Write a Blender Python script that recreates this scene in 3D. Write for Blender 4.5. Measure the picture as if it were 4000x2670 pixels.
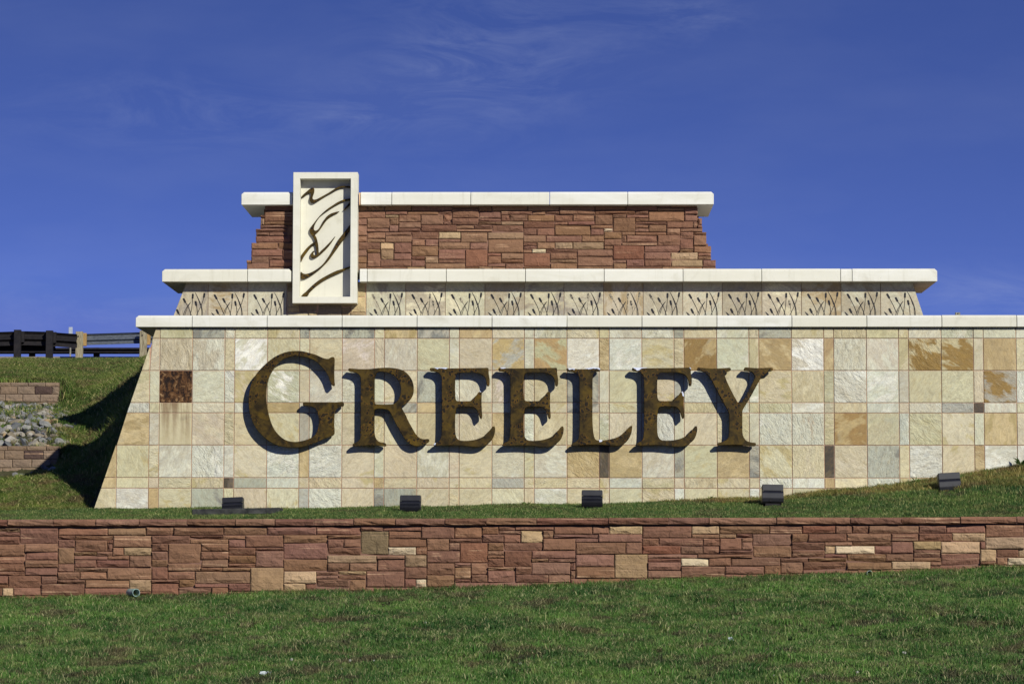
import bpy, bmesh, math, random
import numpy as np
from mathutils import Vector, Matrix, Euler
from mathutils.geometry import tessellate_polygon

for o in list(bpy.data.objects): bpy.data.objects.remove(o)
SC = bpy.context.scene
COL = SC.collection
R = math.radians

# ------------------------------------------------------------------ camera
F_PX = 11000.0
cam_d = bpy.data.cameras.new('camera'); cam_d.sensor_width = 36.0
cam_d.lens = 36.0 * F_PX / 4000.0
cam_d.clip_start = 0.5; cam_d.clip_end = 6000
cam = bpy.data.objects.new('camera', cam_d); COL.objects.link(cam)
YAW, PITCH, ROLL = math.atan(160 / F_PX), math.atan(905 / F_PX), R(0.06)
CM = (Matrix.Rotation(YAW, 4, 'Z') @ Matrix.Rotation(R(90) + PITCH, 4, 'X') @ Matrix.Rotation(ROLL, 4, 'Z'))
cam.matrix_world = CM
SC.camera = cam
C3 = CM.to_3x3()

def at(px, py, Y):
    """world point on the plane y=Y that a photo pixel measurement corresponds to"""
    d = C3 @ Vector(((px - 2000.0), -(py - 1335.0), -F_PX))
    return Vector((d.x * Y / d.y, Y, d.z * Y / d.y))

# ------------------------------------------------------------------ light
SUN_DIR = Vector((-.67, 1.0, -.64)).normalized()          # direction the light travels
sun_d = bpy.data.lights.new('sun', 'SUN'); sun_d.energy = 4.6; sun_d.angle = R(0.5); sun_d.color = (1.0, .975, .90)
sun = bpy.data.objects.new('sun', sun_d); COL.objects.link(sun)
sun.rotation_euler = SUN_DIR.to_track_quat('-Z', 'Y').to_euler(); sun.location = (20, -30, 30)
SE = math.asin(-SUN_DIR.z); SR = math.atan2(-SUN_DIR.x, -SUN_DIR.y)

W = bpy.data.worlds.new('World'); SC.world = W; W.use_nodes = True
def nd(nt, t, **k):
    n = nt.nodes.new(t)
    for a, b in k.items(): setattr(n, a, b)
    return n
def math_n(nt, op, a, b=None, c=None):
    n = nd(nt, 'ShaderNodeMath', operation=op)
    for i, v in enumerate((a, b, c)):
        if v is None: continue
        if isinstance(v, (int, float)): n.inputs[i].default_value = v
        else: nt.links.new(v, n.inputs[i])
    return n.outputs[0]
def build_world():
    nt = W.node_tree; nt.nodes.clear(); L = nt.links.new
    out = nd(nt, 'ShaderNodeOutputWorld'); bg = nd(nt, 'ShaderNodeBackground'); bg.inputs[1].default_value = 0.09
    tc = nd(nt, 'ShaderNodeTexCoord')
    sky = nd(nt, 'ShaderNodeTexSky', sky_type='NISHITA'); sky.sun_disc = False
    sky.sun_elevation = SE; sky.sun_rotation = SR
    sky.altitude = 1500; sky.air_density = 1.0; sky.dust_density = 0.0; sky.ozone_density = 3.0
    sep = nd(nt, 'ShaderNodeSeparateXYZ'); L(tc.outputs['Generated'], sep.inputs[0])
    # the clear dry mountain air: the deep blue reaches far down towards the horizon
    z2 = math_n(nt, 'ADD', math_n(nt, 'MULTIPLY', sep.outputs[2], 3.6), 0.05)
    cmb = nd(nt, 'ShaderNodeCombineXYZ'); L(sep.outputs[0], cmb.inputs[0]); L(sep.outputs[1], cmb.inputs[1]); L(z2, cmb.inputs[2])
    nrm = nd(nt, 'ShaderNodeVectorMath', operation='NORMALIZE'); L(cmb.outputs[0], nrm.inputs[0]); L(nrm.outputs[0], sky.inputs[0])
    tint = nd(nt, 'ShaderNodeMix', data_type='RGBA', blend_type='MULTIPLY'); tint.inputs['Factor'].default_value = 1
    hs = nd(nt, 'ShaderNodeHueSaturation'); hs.inputs['Saturation'].default_value = 1.16; hs.inputs['Value'].default_value = 1.36
    L(sky.outputs[0], hs.inputs['Color']); L(hs.outputs[0], tint.inputs['A']); tint.inputs['B'].default_value = (1.12, 0.77, 1.14, 1)
    # sky radiance capped: bright sun-side glow removed to cut fill light in shadows
    cl = nd(nt, 'ShaderNodeMix', data_type='RGBA', blend_type='DARKEN'); cl.inputs['Factor'].default_value = 1
    L(tint.outputs['Result'], cl.inputs['A']); cl.inputs['B'].default_value = (1.3, 2.0, 6.3, 1); tint = cl
    # thin cirrus, in azimuth / elevation
    az = math_n(nt, 'ARCTAN2', sep.outputs[0], sep.outputs[1]); el = math_n(nt, 'ARCSINE', sep.outputs[2])
    c2 = nd(nt, 'ShaderNodeCombineXYZ'); L(az, c2.inputs[0]); L(el, c2.inputs[1])
    mp = nd(nt, 'ShaderNodeMapping'); mp.inputs['Rotation'].default_value = (0, 0, R(-12)); mp.inputs['Scale'].default_value = (20, 70, 1)
    mp.inputs['Location'].default_value = (3.1, 7.3, 0)
    L(c2.outputs[0], mp.inputs[0])
    n1 = nd(nt, 'ShaderNodeTexNoise'); n1.inputs['Scale'].default_value = 1.0; n1.inputs['Detail'].default_value = 10; n1.inputs['Roughness'].default_value = .68
    n1.inputs['Distortion'].default_value = .9; L(mp.outputs[0], n1.inputs['Vector'])
    r1 = nd(nt, 'ShaderNodeMapRange'); r1.inputs[1].default_value = .42; r1.inputs[2].default_value = .95; L(n1.outputs[0], r1.inputs[0])
    def blob(cx, cy, sx, sy, amp):
        a = math_n(nt, 'POWER', math_n(nt, 'DIVIDE', math_n(nt, 'SUBTRACT', az, cx), sx), 2)
        b = math_n(nt, 'POWER', math_n(nt, 'DIVIDE', math_n(nt, 'SUBTRACT', el, cy), sy), 2)
        return math_n(nt, 'MULTIPLY', math_n(nt, 'EXPONENT', math_n(nt, 'MULTIPLY', math_n(nt, 'ADD', a, b), -1)), amp)
    tot = None
    for (px, py, sx, sy, amp) in ((1830, 260, .035, .022, 1.1), (2700, 70, .02, .007, .8), (750, 440, .05, .012, .75), (1400, 460, .02, .006, .7),
                                  (3900, 1130, .03, .008, 1.3), (300, 1200, .05, .012, .6), (2250, 60, .04, .02, .5)):
        d = at(px, py, 40).normalized()
        b = blob(math.atan2(d.x, d.y), math.asin(d.z), sx, sy, amp)
        tot = b if tot is None else math_n(nt, 'ADD', tot, b)
    tot = math_n(nt, 'ADD', tot, .05)
    fac = math_n(nt, 'MINIMUM', math_n(nt, 'MULTIPLY', math_n(nt, 'MULTIPLY', tot, r1.outputs[0]), .21), .4)
    # faint broad veil
    mp3 = nd(nt, 'ShaderNodeMapping'); mp3.inputs['Scale'].default_value = (5, 16, 1); mp3.inputs['Rotation'].default_value = (0, 0, R(-15)); L(c2.outputs[0], mp3.inputs[0])
    n2 = nd(nt, 'ShaderNodeTexNoise'); n2.inputs['Scale'].default_value = 2.0; n2.inputs['Detail'].default_value = 4; L(mp3.outputs[0], n2.inputs['Vector'])
    r2 = nd(nt, 'ShaderNodeMapRange'); r2.inputs[1].default_value = .45; r2.inputs[2].default_value = .75; r2.inputs[4].default_value = .035; L(n2.outputs[0], r2.inputs[0])
    fac = math_n(nt, 'ADD', fac, r2.outputs[0])
    mx = nd(nt, 'ShaderNodeMix', data_type='RGBA'); L(fac, mx.inputs['Factor']); L(tint.outputs['Result'], mx.inputs['A']); mx.inputs['B'].default_value = (6.5, 7.2, 9.0, 1)
    L(mx.outputs['Result'], bg.inputs[0]); L(bg.outputs[0], out.inputs[0])
build_world()
SC.view_settings.view_transform = 'Standard'; SC.view_settings.look = 'None'
SC.view_settings.gamma = 1.0; SC.view_settings.exposure = 0.0; SC.view_settings.use_curve_mapping = False
SC.render.engine = 'CYCLES'
SC.cycles.max_bounces = 6; SC.cycles.diffuse_bounces = 2

# ------------------------------------------------------------------ helpers
def s2l(c):
    c = c / 255.0
    return c / 12.92 if c <= .04045 else ((c + .055) / 1.055) ** 2.4
def rgb(r, g, b, k=1.0): return (s2l(r) * k, s2l(g) * k, s2l(b) * k, 1.0)

def mesh(name, vs, fs, smooth=False):
    m = bpy.data.meshes.new(name); m.from_pydata([tuple(v) for v in vs], [], [tuple(f) for f in fs]); m.update()
    if smooth: m.polygons.foreach_set('use_smooth', [True] * len(m.polygons))
    return m
def link(name, me, mat=None, parent=None, loc=None):
    o = bpy.data.objects.new(name, me); COL.objects.link(o)
    if mat and me and not me.materials: me.materials.append(mat)
    if loc is not None: o.location = loc
    if parent: o.parent = parent
    return o
def tag(o, label=None, cat=None, group=None, kind=None):
    if label: o['label'] = label
    if cat: o['category'] = cat
    if group: o['group'] = group
    if kind: o['kind'] = kind
    return o
def thing(name, label, cat, loc=(0, 0, 0), group=None, rz=0):
    o = bpy.data.objects.new(name, None); COL.objects.link(o); o.location = loc; o.rotation_euler.z = rz
    o.empty_display_size = .2
    return tag(o, label, cat, group)
class MB:
    def __init__(s): s.v = []; s.f = []
    def add(s, vs, fs):
        b = len(s.v); s.v += [tuple(v) for v in vs]; s.f += [tuple(i + b for i in f) for f in fs]; return s
    def box(s, x0, x1, y0, y1, z0, z1, ch=0.0):
        if ch <= 0:
            vs = [(x, y, z) for x in (x0, x1) for y in (y0, y1) for z in (z0, z1)]
            fs = [(0, 1, 3, 2), (4, 6, 7, 5), (0, 4, 5, 1), (2, 3, 7, 6), (0, 2, 6, 4), (1, 5, 7, 3)]
            return s.add(vs, fs)
        # chamfered front face (y0)
        vs = [(x0 + ch, y0, z0 + ch), (x1 - ch, y0, z0 + ch), (x1 - ch, y0, z1 - ch), (x0 + ch, y0, z1 - ch),
              (x0, y0 + ch, z0), (x1, y0 + ch, z0), (x1, y0 + ch, z1), (x0, y0 + ch, z1),
              (x0, y1, z0), (x1, y1, z0), (x1, y1, z1), (x0, y1, z1)]
        fs = [(0, 1, 2, 3), (8, 11, 10, 9)]
        for a, b in ((0, 4), (4, 8)):
            for i in range(4):
                j = (i + 1) % 4
                fs.append((a + i, b + i, b + j, a + j))
        return s.add(vs, fs)
    def prism(s, poly, y0, y1, ch=0.0, holes=None):
        """poly: list of (x,z), front at y0; extruded to y1; ch chamfers the front edge"""
        loops = [list(poly)] + [list(h) for h in (holes or [])]
        base = len(s.v)
        vs = []; idx = []
        def inset(lp, d):
            n = len(lp); res = []
            for i in range(n):
                p0, p1, p2 = Vector(lp[i - 1]), Vector(lp[i]), Vector(lp[(i + 1) % n])
                e1 = (p1 - p0); e2 = (p2 - p1)
                if e1.length < 1e-9: e1 = e2
                if e2.length < 1e-9: e2 = e1
                e1.normalize(); e2.normalize()
                nrm = Vector((-(e1.y + e2.y), e1.x + e2.x))
                if nrm.length < 1e-6: nrm = Vector((-e1.y, e1.x))
                nrm.normalize(); res.append((p1.x + nrm.x * d, p1.y + nrm.y * d))
            return res
        def area(lp): return sum(lp[i - 1][0] * lp[i][1] - lp[i][0] * lp[i - 1][1] for i in range(len(lp))) / 2
        ll = []
        for k, lp in enumerate(loops):
            a = area(lp)
            if (k == 0 and a < 0) or (k > 0 and a > 0): lp = lp[::-1]
            ll.append(lp)
        fr = [inset(lp, ch) if ch > 0 else lp for lp in ll]
        flat = [Vector((p[0], 0, p[1])) for lp in fr for p in lp]
        tris = tessellate_polygon([[Vector((p[0], p[1], 0)) for p in lp] for lp in fr])
        n = len(flat)
        vs = [(p[0], y0, p[1]) for lp in fr for p in lp]
        vs += [(p[0], y0 + ch, p[1]) for lp in ll for p in lp]
        vs += [(p[0], y1, p[1]) for lp in ll for p in lp]
        fs = []
        for t in tris:
            a, b, c = [flat[i] for i in t]
            nn = (b - a).cross(c - a)
            if nn.y > 0: t = t[::-1]
            fs.append(tuple(t)); fs.append((t[2] + 2 * n, t[1] + 2 * n, t[0] + 2 * n))
        o = 0
        for lp in ll:
            m = len(lp)
            for i in range(m):
                j = (i + 1) % m
                if ch > 0: fs.append((o + i, o + n + i, o + n + j, o + j))
                fs.append((o + n + i, o + 2 * n + i, o + 2 * n + j, o + n + j))
            o += m
        return s.add(vs, fs)
    def tube(s, p0, p1, r0, r1=None, n=12, caps=True):
        r1 = r0 if r1 is None else r1
        p0, p1 = Vector(p0), Vector(p1); d = (p1 - p0).normalized()
        q = d.to_track_quat('Z', 'Y').to_matrix()
        vs = []
        for p, r in ((p0, r0), (p1, r1)):
            for i in range(n):
                a = 2 * math.pi * i / n
                vs.append(p + q @ Vector((math.cos(a) * r, math.sin(a) * r, 0)))
        fs = [(i, (i + 1) % n, n + (i + 1) % n, n + i) for i in range(n)]
        if caps: fs += [tuple(range(n))[::-1], tuple(range(n, 2 * n))]
        return s.add(vs, fs)
    def me(s, name, smooth=False): return mesh(name, s.v, s.f, smooth)
    def build(s, name, mat, parent=None, loc=None, smooth=False): return link(name, s.me(name, smooth), mat, parent, loc)
def smooth_poly(p, it=2):
    """closed Catmull-Rom, it points per segment"""
    n = len(p); out = []
    for i in range(n):
        a, b, c, d = [Vector(p[(i + k) % n]) for k in (-1, 0, 1, 2)]
        for j in range(it):
            t = j / it
            out.append(tuple(.5 * ((2 * b) + (c - a) * t + (2 * a - 5 * b + 4 * c - d) * t * t + (3 * b - a - 3 * c + d) * t ** 3)))
    return out

# ------------------------------------------------------------------ materials
class NT:
    def __init__(s, name, rough=.8, spec=.3):
        s.m = bpy.data.materials.new(name); s.m.use_nodes = True; s.nt = s.m.node_tree
        s.b = s.nt.nodes['Principled BSDF']; s.b.inputs['Roughness'].default_value = rough
        s.b.inputs['Specular IOR Level'].default_value = spec
        s.L = s.nt.links.new
    def n(s, t, **k): return nd(s.nt, t, **k)
    def math(s, op, a, b=None, c=None): return math_n(s.nt, op, a, b, c)
    def mix(s, f, a, b, mode='MIX'):
        n = s.n('ShaderNodeMix', data_type='RGBA', blend_type=mode)
        for k, v in (('Factor', f), ('A', a), ('B', b)):
            if isinstance(v, (int, float)): n.inputs[k].default_value = v
            elif isinstance(v, tuple): n.inputs[k].default_value = v
            else: s.L(v, n.inputs[k])
        return n.outputs['Result']
    def noise(s, vec, scale, detail=4, rough=.55, dist=0):
        n = s.n('ShaderNodeTexNoise'); n.inputs['Scale'].default_value = scale; n.inputs['Detail'].default_value = detail
        n.inputs['Roughness'].default_value = rough; n.inputs['Distortion'].default_value = dist
        if vec is not None: s.L(vec, n.inputs['Vector'])
        return n.outputs[0]
    def ramp(s, v, lo, hi, a=0.0, b=1.0, smooth=False):
        n = s.n('ShaderNodeMapRange'); s.L(v, n.inputs[0])
        if smooth: n.interpolation_type = 'SMOOTHSTEP'
        for i, x in zip((1, 2, 3, 4), (lo, hi, a, b)):
            if isinstance(x, (int, float)): n.inputs[i].default_value = x
            else: s.L(x, n.inputs[i])
        return n.outputs[0]
    def coords(s, scale=(1, 1, 1), rnd=True, rot=(0, 0, 0)):
        tc = s.n('ShaderNodeNewGeometry'); mp = s.n('ShaderNodeMapping'); mp.inputs['Scale'].default_value = scale; mp.inputs['Rotation'].default_value = rot
        s.L(tc.outputs['Position'], mp.inputs['Vector'])
        if rnd:
            oi = s.n('ShaderNodeObjectInfo'); ml = s.n('ShaderNodeVectorMath', operation='SCALE'); ml.inputs[0].default_value = (37.1, 91.7, 53.3)
            s.L(oi.outputs['Random'], ml.inputs['Scale']); s.L(ml.outputs[0], mp.inputs['Location'])
        return mp.outputs[0]
    def bump(s, h, strength=.5, dist=.01):
        n = s.n('ShaderNodeBump'); n.inputs['Strength'].default_value = strength; n.inputs['Distance'].default_value = dist
        s.L(h, n.inputs['Height'])
        cur = s.b.inputs['Normal']
        if cur.is_linked: s.L(cur.links[0].from_socket, n.inputs['Normal'])
        s.L(n.outputs[0], cur)
    def color(s, c):
        if isinstance(c, tuple): s.b.inputs['Base Color'].default_value = c
        else: s.L(c, s.b.inputs['Base Color'])
    def attr(s, name, out='Vector', typ='OBJECT'):
        n = s.n('ShaderNodeAttribute', attribute_type=typ, attribute_name=name); return n.outputs[out]
    def objcol(s):
        oi = s.n('ShaderNodeObjectInfo'); return oi.outputs['Color']
    def objrand(s):
        oi = s.n('ShaderNodeObjectInfo'); return oi.outputs['Random']

def mat_tile():
    t = NT('cleft_slate', .62, .2)
    # every tile samples its own piece of rock, turned its own way
    g = t.n('ShaderNodeNewGeometry'); rot = t.n('ShaderNodeVectorRotate', rotation_type='Y_AXIS')
    t.L(g.outputs['Position'], rot.inputs['Vector']); t.L(t.math('MULTIPLY', t.objrand(), 6.283), rot.inputs['Angle'])
    off = t.n('ShaderNodeVectorMath', operation='SCALE'); off.inputs[0].default_value = (137.1, 91.7, 53.3); t.L(t.objrand(), off.inputs['Scale'])
    ad = t.n('ShaderNodeVectorMath', operation='ADD'); t.L(rot.outputs[0], ad.inputs[0]); t.L(off.outputs[0], ad.inputs[1])
    mp = t.n('ShaderNodeMapping'); mp.inputs['Scale'].default_value = (1, 1, 1.9); t.L(ad.outputs[0], mp.inputs[0]); v = mp.outputs[0]
    patch = t.attr('patch', 'Fac')
    big = t.noise(v, 2.6, 7, .62, .35)
    thr = t.math('SUBTRACT', 1.0, patch)
    m = t.ramp(big, t.math('ADD', t.math('MULTIPLY', thr, .34), .32), t.math('ADD', t.math('MULTIPLY', thr, .34), .40))
    base = t.mix(m, t.objcol(), t.attr('tint'))
    mid = t.noise(v, 9, 6, .65, .5)
    base = t.mix(t.ramp(mid, .3, .75), base, t.mix(1.0, base, (1.16, 1.13, 1.06, 1), 'MULTIPLY'))
    veins = t.noise(v, 5.5, 9, .75, .7)
    vm = t.ramp(t.math('ABSOLUTE', t.math('SUBTRACT', veins, .5)), 0, .035, 1, 0)
    base = t.mix(t.math('MULTIPLY', vm, .3), base, rgb(128, 102, 66))
    och = t.ramp(t.noise(v, 4.6, 7, .68, .5), .54, .70)
    base = t.mix(t.math('MULTIPLY', och, .30), base, rgb(150, 132, 86))
    grey = t.ramp(t.noise(v, 2.6, 5, .6, 1.0), .60, .72)
    base = t.mix(t.math('MULTIPLY', grey, .3), base, rgb(142, 142, 128))
    base = t.mix(t.ramp(t.noise(v, 13, 8, .76, .5), .38, .62, 0, .7), base, t.mix(1.0, base, (1.22, 1.20, 1.14, 1), 'MULTIPLY'))
    base = t.mix(t.ramp(t.noise(v, 6, 9, .76, .7), .50, .64, 0, .5), base, t.mix(1.0, base, (.70, .70, .72, 1), 'MULTIPLY'))
    fine = t.noise(v, 46, 4, .6)
    base = t.mix(t.ramp(fine, .3, .7, 0.0, .32), base, t.mix(1.0, base, (.76, .74, .70, 1), 'MULTIPLY'))
    soot = t.noise(t.coords((.5, 1, .22), False), 2.4, 6, .6, .3)
    base = t.mix(t.ramp(soot, .42, .72, 0, .38), base, t.mix(1.0, base, (.74, .73, .70, 1), 'MULTIPLY'))
    base = t.mix(t.ramp(t.noise(v, 17, 6, .7, .3), .60, .68, 0, .5), base, t.mix(1.0, base, (.62, .57, .48, 1), 'MULTIPLY'))
    base = t.mix(1.0, base, (1.05, 1.07, 1.12, 1), 'MULTIPLY')
    t.color(base)
    cleft = t.attr('cleft', 'Fac')
    h = t.math('ADD', t.math('MULTIPLY', t.noise(v, 8, 7, .62, .9), 1.0), t.math('MULTIPLY', t.noise(v, 40, 5, .6), .3))
    n = t.n('ShaderNodeBump'); n.inputs['Distance'].default_value = .035; t.L(t.math('MULTIPLY', cleft, 1.0), n.inputs['Strength']); t.L(h, n.inputs['Height'])
    t.L(n.outputs[0], t.b.inputs['Normal'])
    t.L(t.ramp(mid, .3, .7, .5, .78), t.b.inputs['Roughness'])
    return t.m
def mat_rust_tile():
    t = NT('rust_blackened_slate', .7, .2); v = t.coords((1, 1, 1), False)
    a = t.noise(v, 11, 6, .7, 1.2); w = t.noise(t.coords((5, 1, 1.2), False), 5, 4, .6, .4)
    f = t.ramp(t.math('ADD', t.math('MULTIPLY', a, .6), t.math('MULTIPLY', w, .4)), .44, .56)
    c = t.mix(f, rgb(34, 21, 14), rgb(98, 66, 36)); c = t.mix(t.ramp(a, .57, .70), c, rgb(176, 146, 104))
    t.color(c); t.bump(a, .8, .02); return t.m
def mat_stain():
    t = NT('rust_stained_slate', .7, .25); v = t.coords((1, 1, 1), False)
    g = t.n('ShaderNodeNewGeometry'); sp = t.n('ShaderNodeSeparateXYZ'); t.L(g.outputs['Position'], sp.inputs[0])
    ztop = at(670, 1571, 40).z
    drip = t.noise(t.coords((1, 1, .08), False), 13, 3, .5)
    dist = t.math('SUBTRACT', ztop, sp.outputs[2])
    fall = t.math('MAXIMUM', t.math('SUBTRACT', 1.0, t.math('DIVIDE', dist, .72)), 0.0)
    near = t.math('POWER', fall, 1.1)
    x1 = at(628, 1600, 40).x; x2 = at(745, 1600, 40).x
    inx = t.math('MULTIPLY', t.math('GREATER_THAN', sp.outputs[0], x1), t.math('LESS_THAN', sp.outputs[0], x2))
    m = t.math('MULTIPLY', t.math('MULTIPLY', t.ramp(drip, .40, .56), near), inx)
    base = t.mix(t.noise(v, 7, 5, .6), rgb(178, 166, 124), rgb(206, 196, 162))
    base = t.mix(t.ramp(t.noise(v, 3, 4), .6, .72), base, rgb(150, 142, 120))
    t.color(t.mix(t.math('MULTIPLY', m, .7), base, rgb(96, 52, 16)))
    t.bump(t.noise(v, 8, 6, .6), .5, .02); return t.m
def mat_coping():
    t = NT('cream_cast_stone', .75, .25); v = t.coords()
    vs = t.coords((.45, 1, 2.2))
    a = t.noise(vs, 3.0, 6, .6, .4); run = t.noise(t.coords((3.2, 1, .25)), 3.4, 5, .6)
    c = t.mix(t.ramp(a, .35, .7), rgb(214, 212, 196), rgb(230, 229, 217))
    c = t.mix(t.ramp(t.objrand(), 0, 1, 0, .8), c, rgb(212, 208, 186))
    st = t.noise(v, 2.1, 5, .65, .8)
    c = t.mix(t.ramp(st, .56, .76, 0, .5), c, rgb(178, 172, 148))
    c = t.mix(t.ramp(run, .56, .74, 0, .42), c, rgb(182, 178, 156))
    pit = t.ramp(t.noise(v, 60, 2), .71, .76)
    c = t.mix(t.math('MULTIPLY', pit, .45), c, rgb(120, 112, 92))
    t.color(c); t.bump(t.noise(v, 70, 4, .6), .18, .004); t.bump(st, .08, .02); return t.m
def mat_sandstone(name, attr=False, scale=1.0):
    t = NT(name, .88, .15)
    base = t.attr('stone_colour', 'Color', 'GEOMETRY') if attr else t.objcol()
    v = t.coords((1, 1, 1)); vz = t.coords((.16, .6, 4.5 * scale))
    lay = t.noise(vz, 9, 6, .65, .35)
    c = t.mix(t.ramp(lay, .35, .75, 0, .5), base, t.mix(1.0, base, (1.40, 1.36, 1.24, 1), 'MULTIPLY'))
    pale = t.ramp(t.noise(t.coords((.10, .5, 7 * scale)), 5.5, 3, .5, .15), .60, .66)
    patch = t.ramp(t.noise(v, 3.0, 3), .46, .60)
    c = t.mix(t.math('MULTIPLY', t.math('MULTIPLY', pale, patch), .6), c, rgb(205, 168, 132))
    c = t.mix(t.ramp(t.noise(v, 7, 5, .6), .45, .75, 0, .5), c, t.mix(1.0, base, (.68, .66, .65, 1), 'MULTIPLY'))
    c = t.mix(t.ramp(t.noise(v, 90, 2), .35, .65, 0, .3), c, t.mix(1.0, c, (.72, .70, .68, 1), 'MULTIPLY'))
    t.color(c)
    t.bump(t.noise(v, 11, 6, .62, .8), .85, .035); t.bump(lay, .6, .010); t.bump(t.noise(v, 80, 3), .35, .005)
    return t.m
def mat_simple(name, c1, c2, sc=6, rough=.85, bump=.3, dist=.01, spec=.25, metal=0, stretch=(1, 1, 1), rnd=True, lo=.35, hi=.65):
    t = NT(name, rough, spec); v = t.coords(stretch, rnd); t.b.inputs['Metallic'].default_value = metal
    a = t.noise(v, sc, 6, .62, .3)
    t.color(t.mix(t.ramp(a, lo, hi), c1, c2))
    if bump: t.bump(t.noise(v, sc * 4, 5, .6), bump, dist)
    return t.m
def mat_bronze(name='mottled_bronze', k=1.0, glow=0):
    t = NT(name, .5, .22); v = t.coords((1, 1, 1))
    a = t.noise(v, 6, 6, .65, .6)
    c = t.mix(t.ramp(a, .38, .62), rgb(64, 50, 10, k), rgb(122, 96, 22, k))
    c = t.mix(t.ramp(t.noise(v, 3.2, 4, .6, .5), .56, .70, 0, .7), c, rgb(160, 126, 18, k))
    # round dark bruises with brighter rims, gathered in patches
    vo = t.n('ShaderNodeTexVoronoi', feature='F1'); vo.inputs['Scale'].default_value = 17
    dv = t.n('ShaderNodeVectorMath', operation='ADD'); nn = t.n('ShaderNodeTexNoise'); nn.inputs['Scale'].default_value = 9; t.L(v, nn.inputs['Vector'])
    sc = t.n('ShaderNodeVectorMath', operation='SCALE'); sc.inputs['Scale'].default_value = .09; t.L(nn.outputs['Color'], sc.inputs[0]); t.L(v, dv.inputs[0]); t.L(sc.outputs[0], dv.inputs[1])
    t.L(dv.outputs[0], vo.inputs['Vector'])
    d = vo.outputs['Distance']; sel = t.ramp(t.noise(v, 3.4, 3, .5, .3), .47, .53)
    spot = t.math('MULTIPLY', t.ramp(d, .36, .42, 1, 0), sel)
    rim = t.math('MULTIPLY', t.math('MULTIPLY', t.ramp(d, .38, .44), t.ramp(d, .44, .54, 1, 0)), sel)
    c = t.mix(t.math('MULTIPLY', rim, .6), c, rgb(176, 124, 30, k)); c = t.mix(t.math('MULTIPLY', spot, .85), c, rgb(34, 25, 9, k))
    dk = t.ramp(t.noise(v, 24, 5, .7, .6), .57, .64)
    c = t.mix(t.math('MULTIPLY', dk, .6), c, rgb(34, 26, 9, k))
    t.color(c); t.bump(t.noise(v, 24, 4), .12, .004)
    t.L(t.ramp(a, .3, .7, .42, .6), t.b.inputs['Roughness'])
    return t.m
def mat_blade(name, cols, k=1.0):
    t = NT(name, .62, .25)
    g = t.n('ShaderNodeNewGeometry'); p = g.outputs['Position']
    oi = t.n('ShaderNodeObjectInfo')
    at_ = t.attr('tone', 'Fac', 'GEOMETRY')
    n1 = t.noise(p, .8, 5, .7, .8); n2 = t.noise(p, 3.4, 4, .65); n3 = t.noise(p, 1.7, 5, .7, .5)
    c = t.mix(t.ramp(n1, .38, .62), cols[0], cols[1])
    c = t.mix(t.ramp(n2, .50, .66, 0, .8), c, cols[2])
    c = t.mix(t.ramp(n3, .53, .60, 0, .85), c, cols[3])
    n4 = t.noise(p, 1.15, 5, .7, 1.0); c = t.mix(t.ramp(n4, .49, .57, 0, .8), c, t.mix(1.0, c, (.58, .68, .70, 1), 'MULTIPLY'))
    c = t.mix(t.ramp(at_, .89, .92, 0, .75), c, cols[4])
    br = t.math('ADD', .62, t.math('MULTIPLY', t.math('ADD', at_, oi.outputs['Random']), .42))
    sc = t.n('ShaderNodeVectorMath', operation='SCALE'); t.L(c, sc.inputs[0]); t.L(br, sc.inputs['Scale']); c = sc.outputs[0]
    t.color(c)
    tr = t.n('ShaderNodeBsdfTranslucent'); t.L(c, tr.inputs[0]); ms = t.n('ShaderNodeMixShader'); ms.inputs[0].default_value = .3
    out = t.nt.nodes['Material Output']; t.L(t.b.outputs[0], ms.inputs[1]); t.L(tr.outputs[0], ms.inputs[2]); t.L(ms.outputs[0], out.inputs[0])
    return t.m

M = {}
M['tile'] = mat_tile(); M['rust_tile'] = mat_rust_tile(); M['stain'] = mat_stain()
M['coping'] = mat_coping()
M['red'] = mat_sandstone('red_sandstone'); M['redA'] = mat_sandstone('red_sandstone_courses', True)
M['grout'] = mat_simple('pink_grout', rgb(168, 132, 108), rgb(196, 164, 138), 8, .9, .3)
M['mortar_red'] = mat_simple('rosy_mortar', rgb(112, 84, 70), rgb(136, 104, 88), 9, .95, .6, .01)
M['mortar_tan'] = mat_simple('tan_mortar', rgb(190, 150, 108), rgb(215, 180, 140), 12, .9, .3)
M['bronze'] = mat_bronze('mottled_bronze', .35); M['bronze2'] = mat_bronze('weathered_bronze_relief', .38)
M['black_iron'] = mat_simple('black_iron', rgb(20, 20, 26), rgb(34, 34, 40), 30, .6, .2, .002, .3)
M['worn_iron'] = mat_simple('worn_iron', rgb(60, 58, 54), rgb(165, 155, 132), 45, .7, .3, .003, .3, lo=.45, hi=.55)
M['bare'] = mat_simple('bare_primer', rgb(190, 196, 214), rgb(226, 230, 238), 30, .6, .2, .002)
M['lamp'] = mat_simple('charcoal_powder_coat', rgb(15, 15, 17), rgb(26, 26, 29), 12, .42, .12, .002, .5)
M['lampglass'] = mat_simple('lamp_lens', rgb(90, 95, 100), rgb(110, 115, 120), 5, .1, 0, 0, .8)
M['pad'] = mat_simple('dark_edging', rgb(36, 37, 36), rgb(74, 74, 70), 9, .9, .5, .01)
M['galv'] = mat_simple('galvanised_steel', rgb(92, 98, 104), rgb(128, 134, 140), 10, .45, .2, .003, .5, .55, (1, 1, 3))
M['dark_steel'] = mat_simple('near_black_steel', rgb(22, 21, 24), rgb(38, 34, 34), 8, .7, .2, .004)  # near-black steel for the left and far rails and small fixings
M['wood'] = mat_simple('weathered_post_wood', rgb(112, 102, 80), rgb(172, 162, 132), 7, .9, .6, .01, .15, 0, (6, 6, .7))
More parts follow.
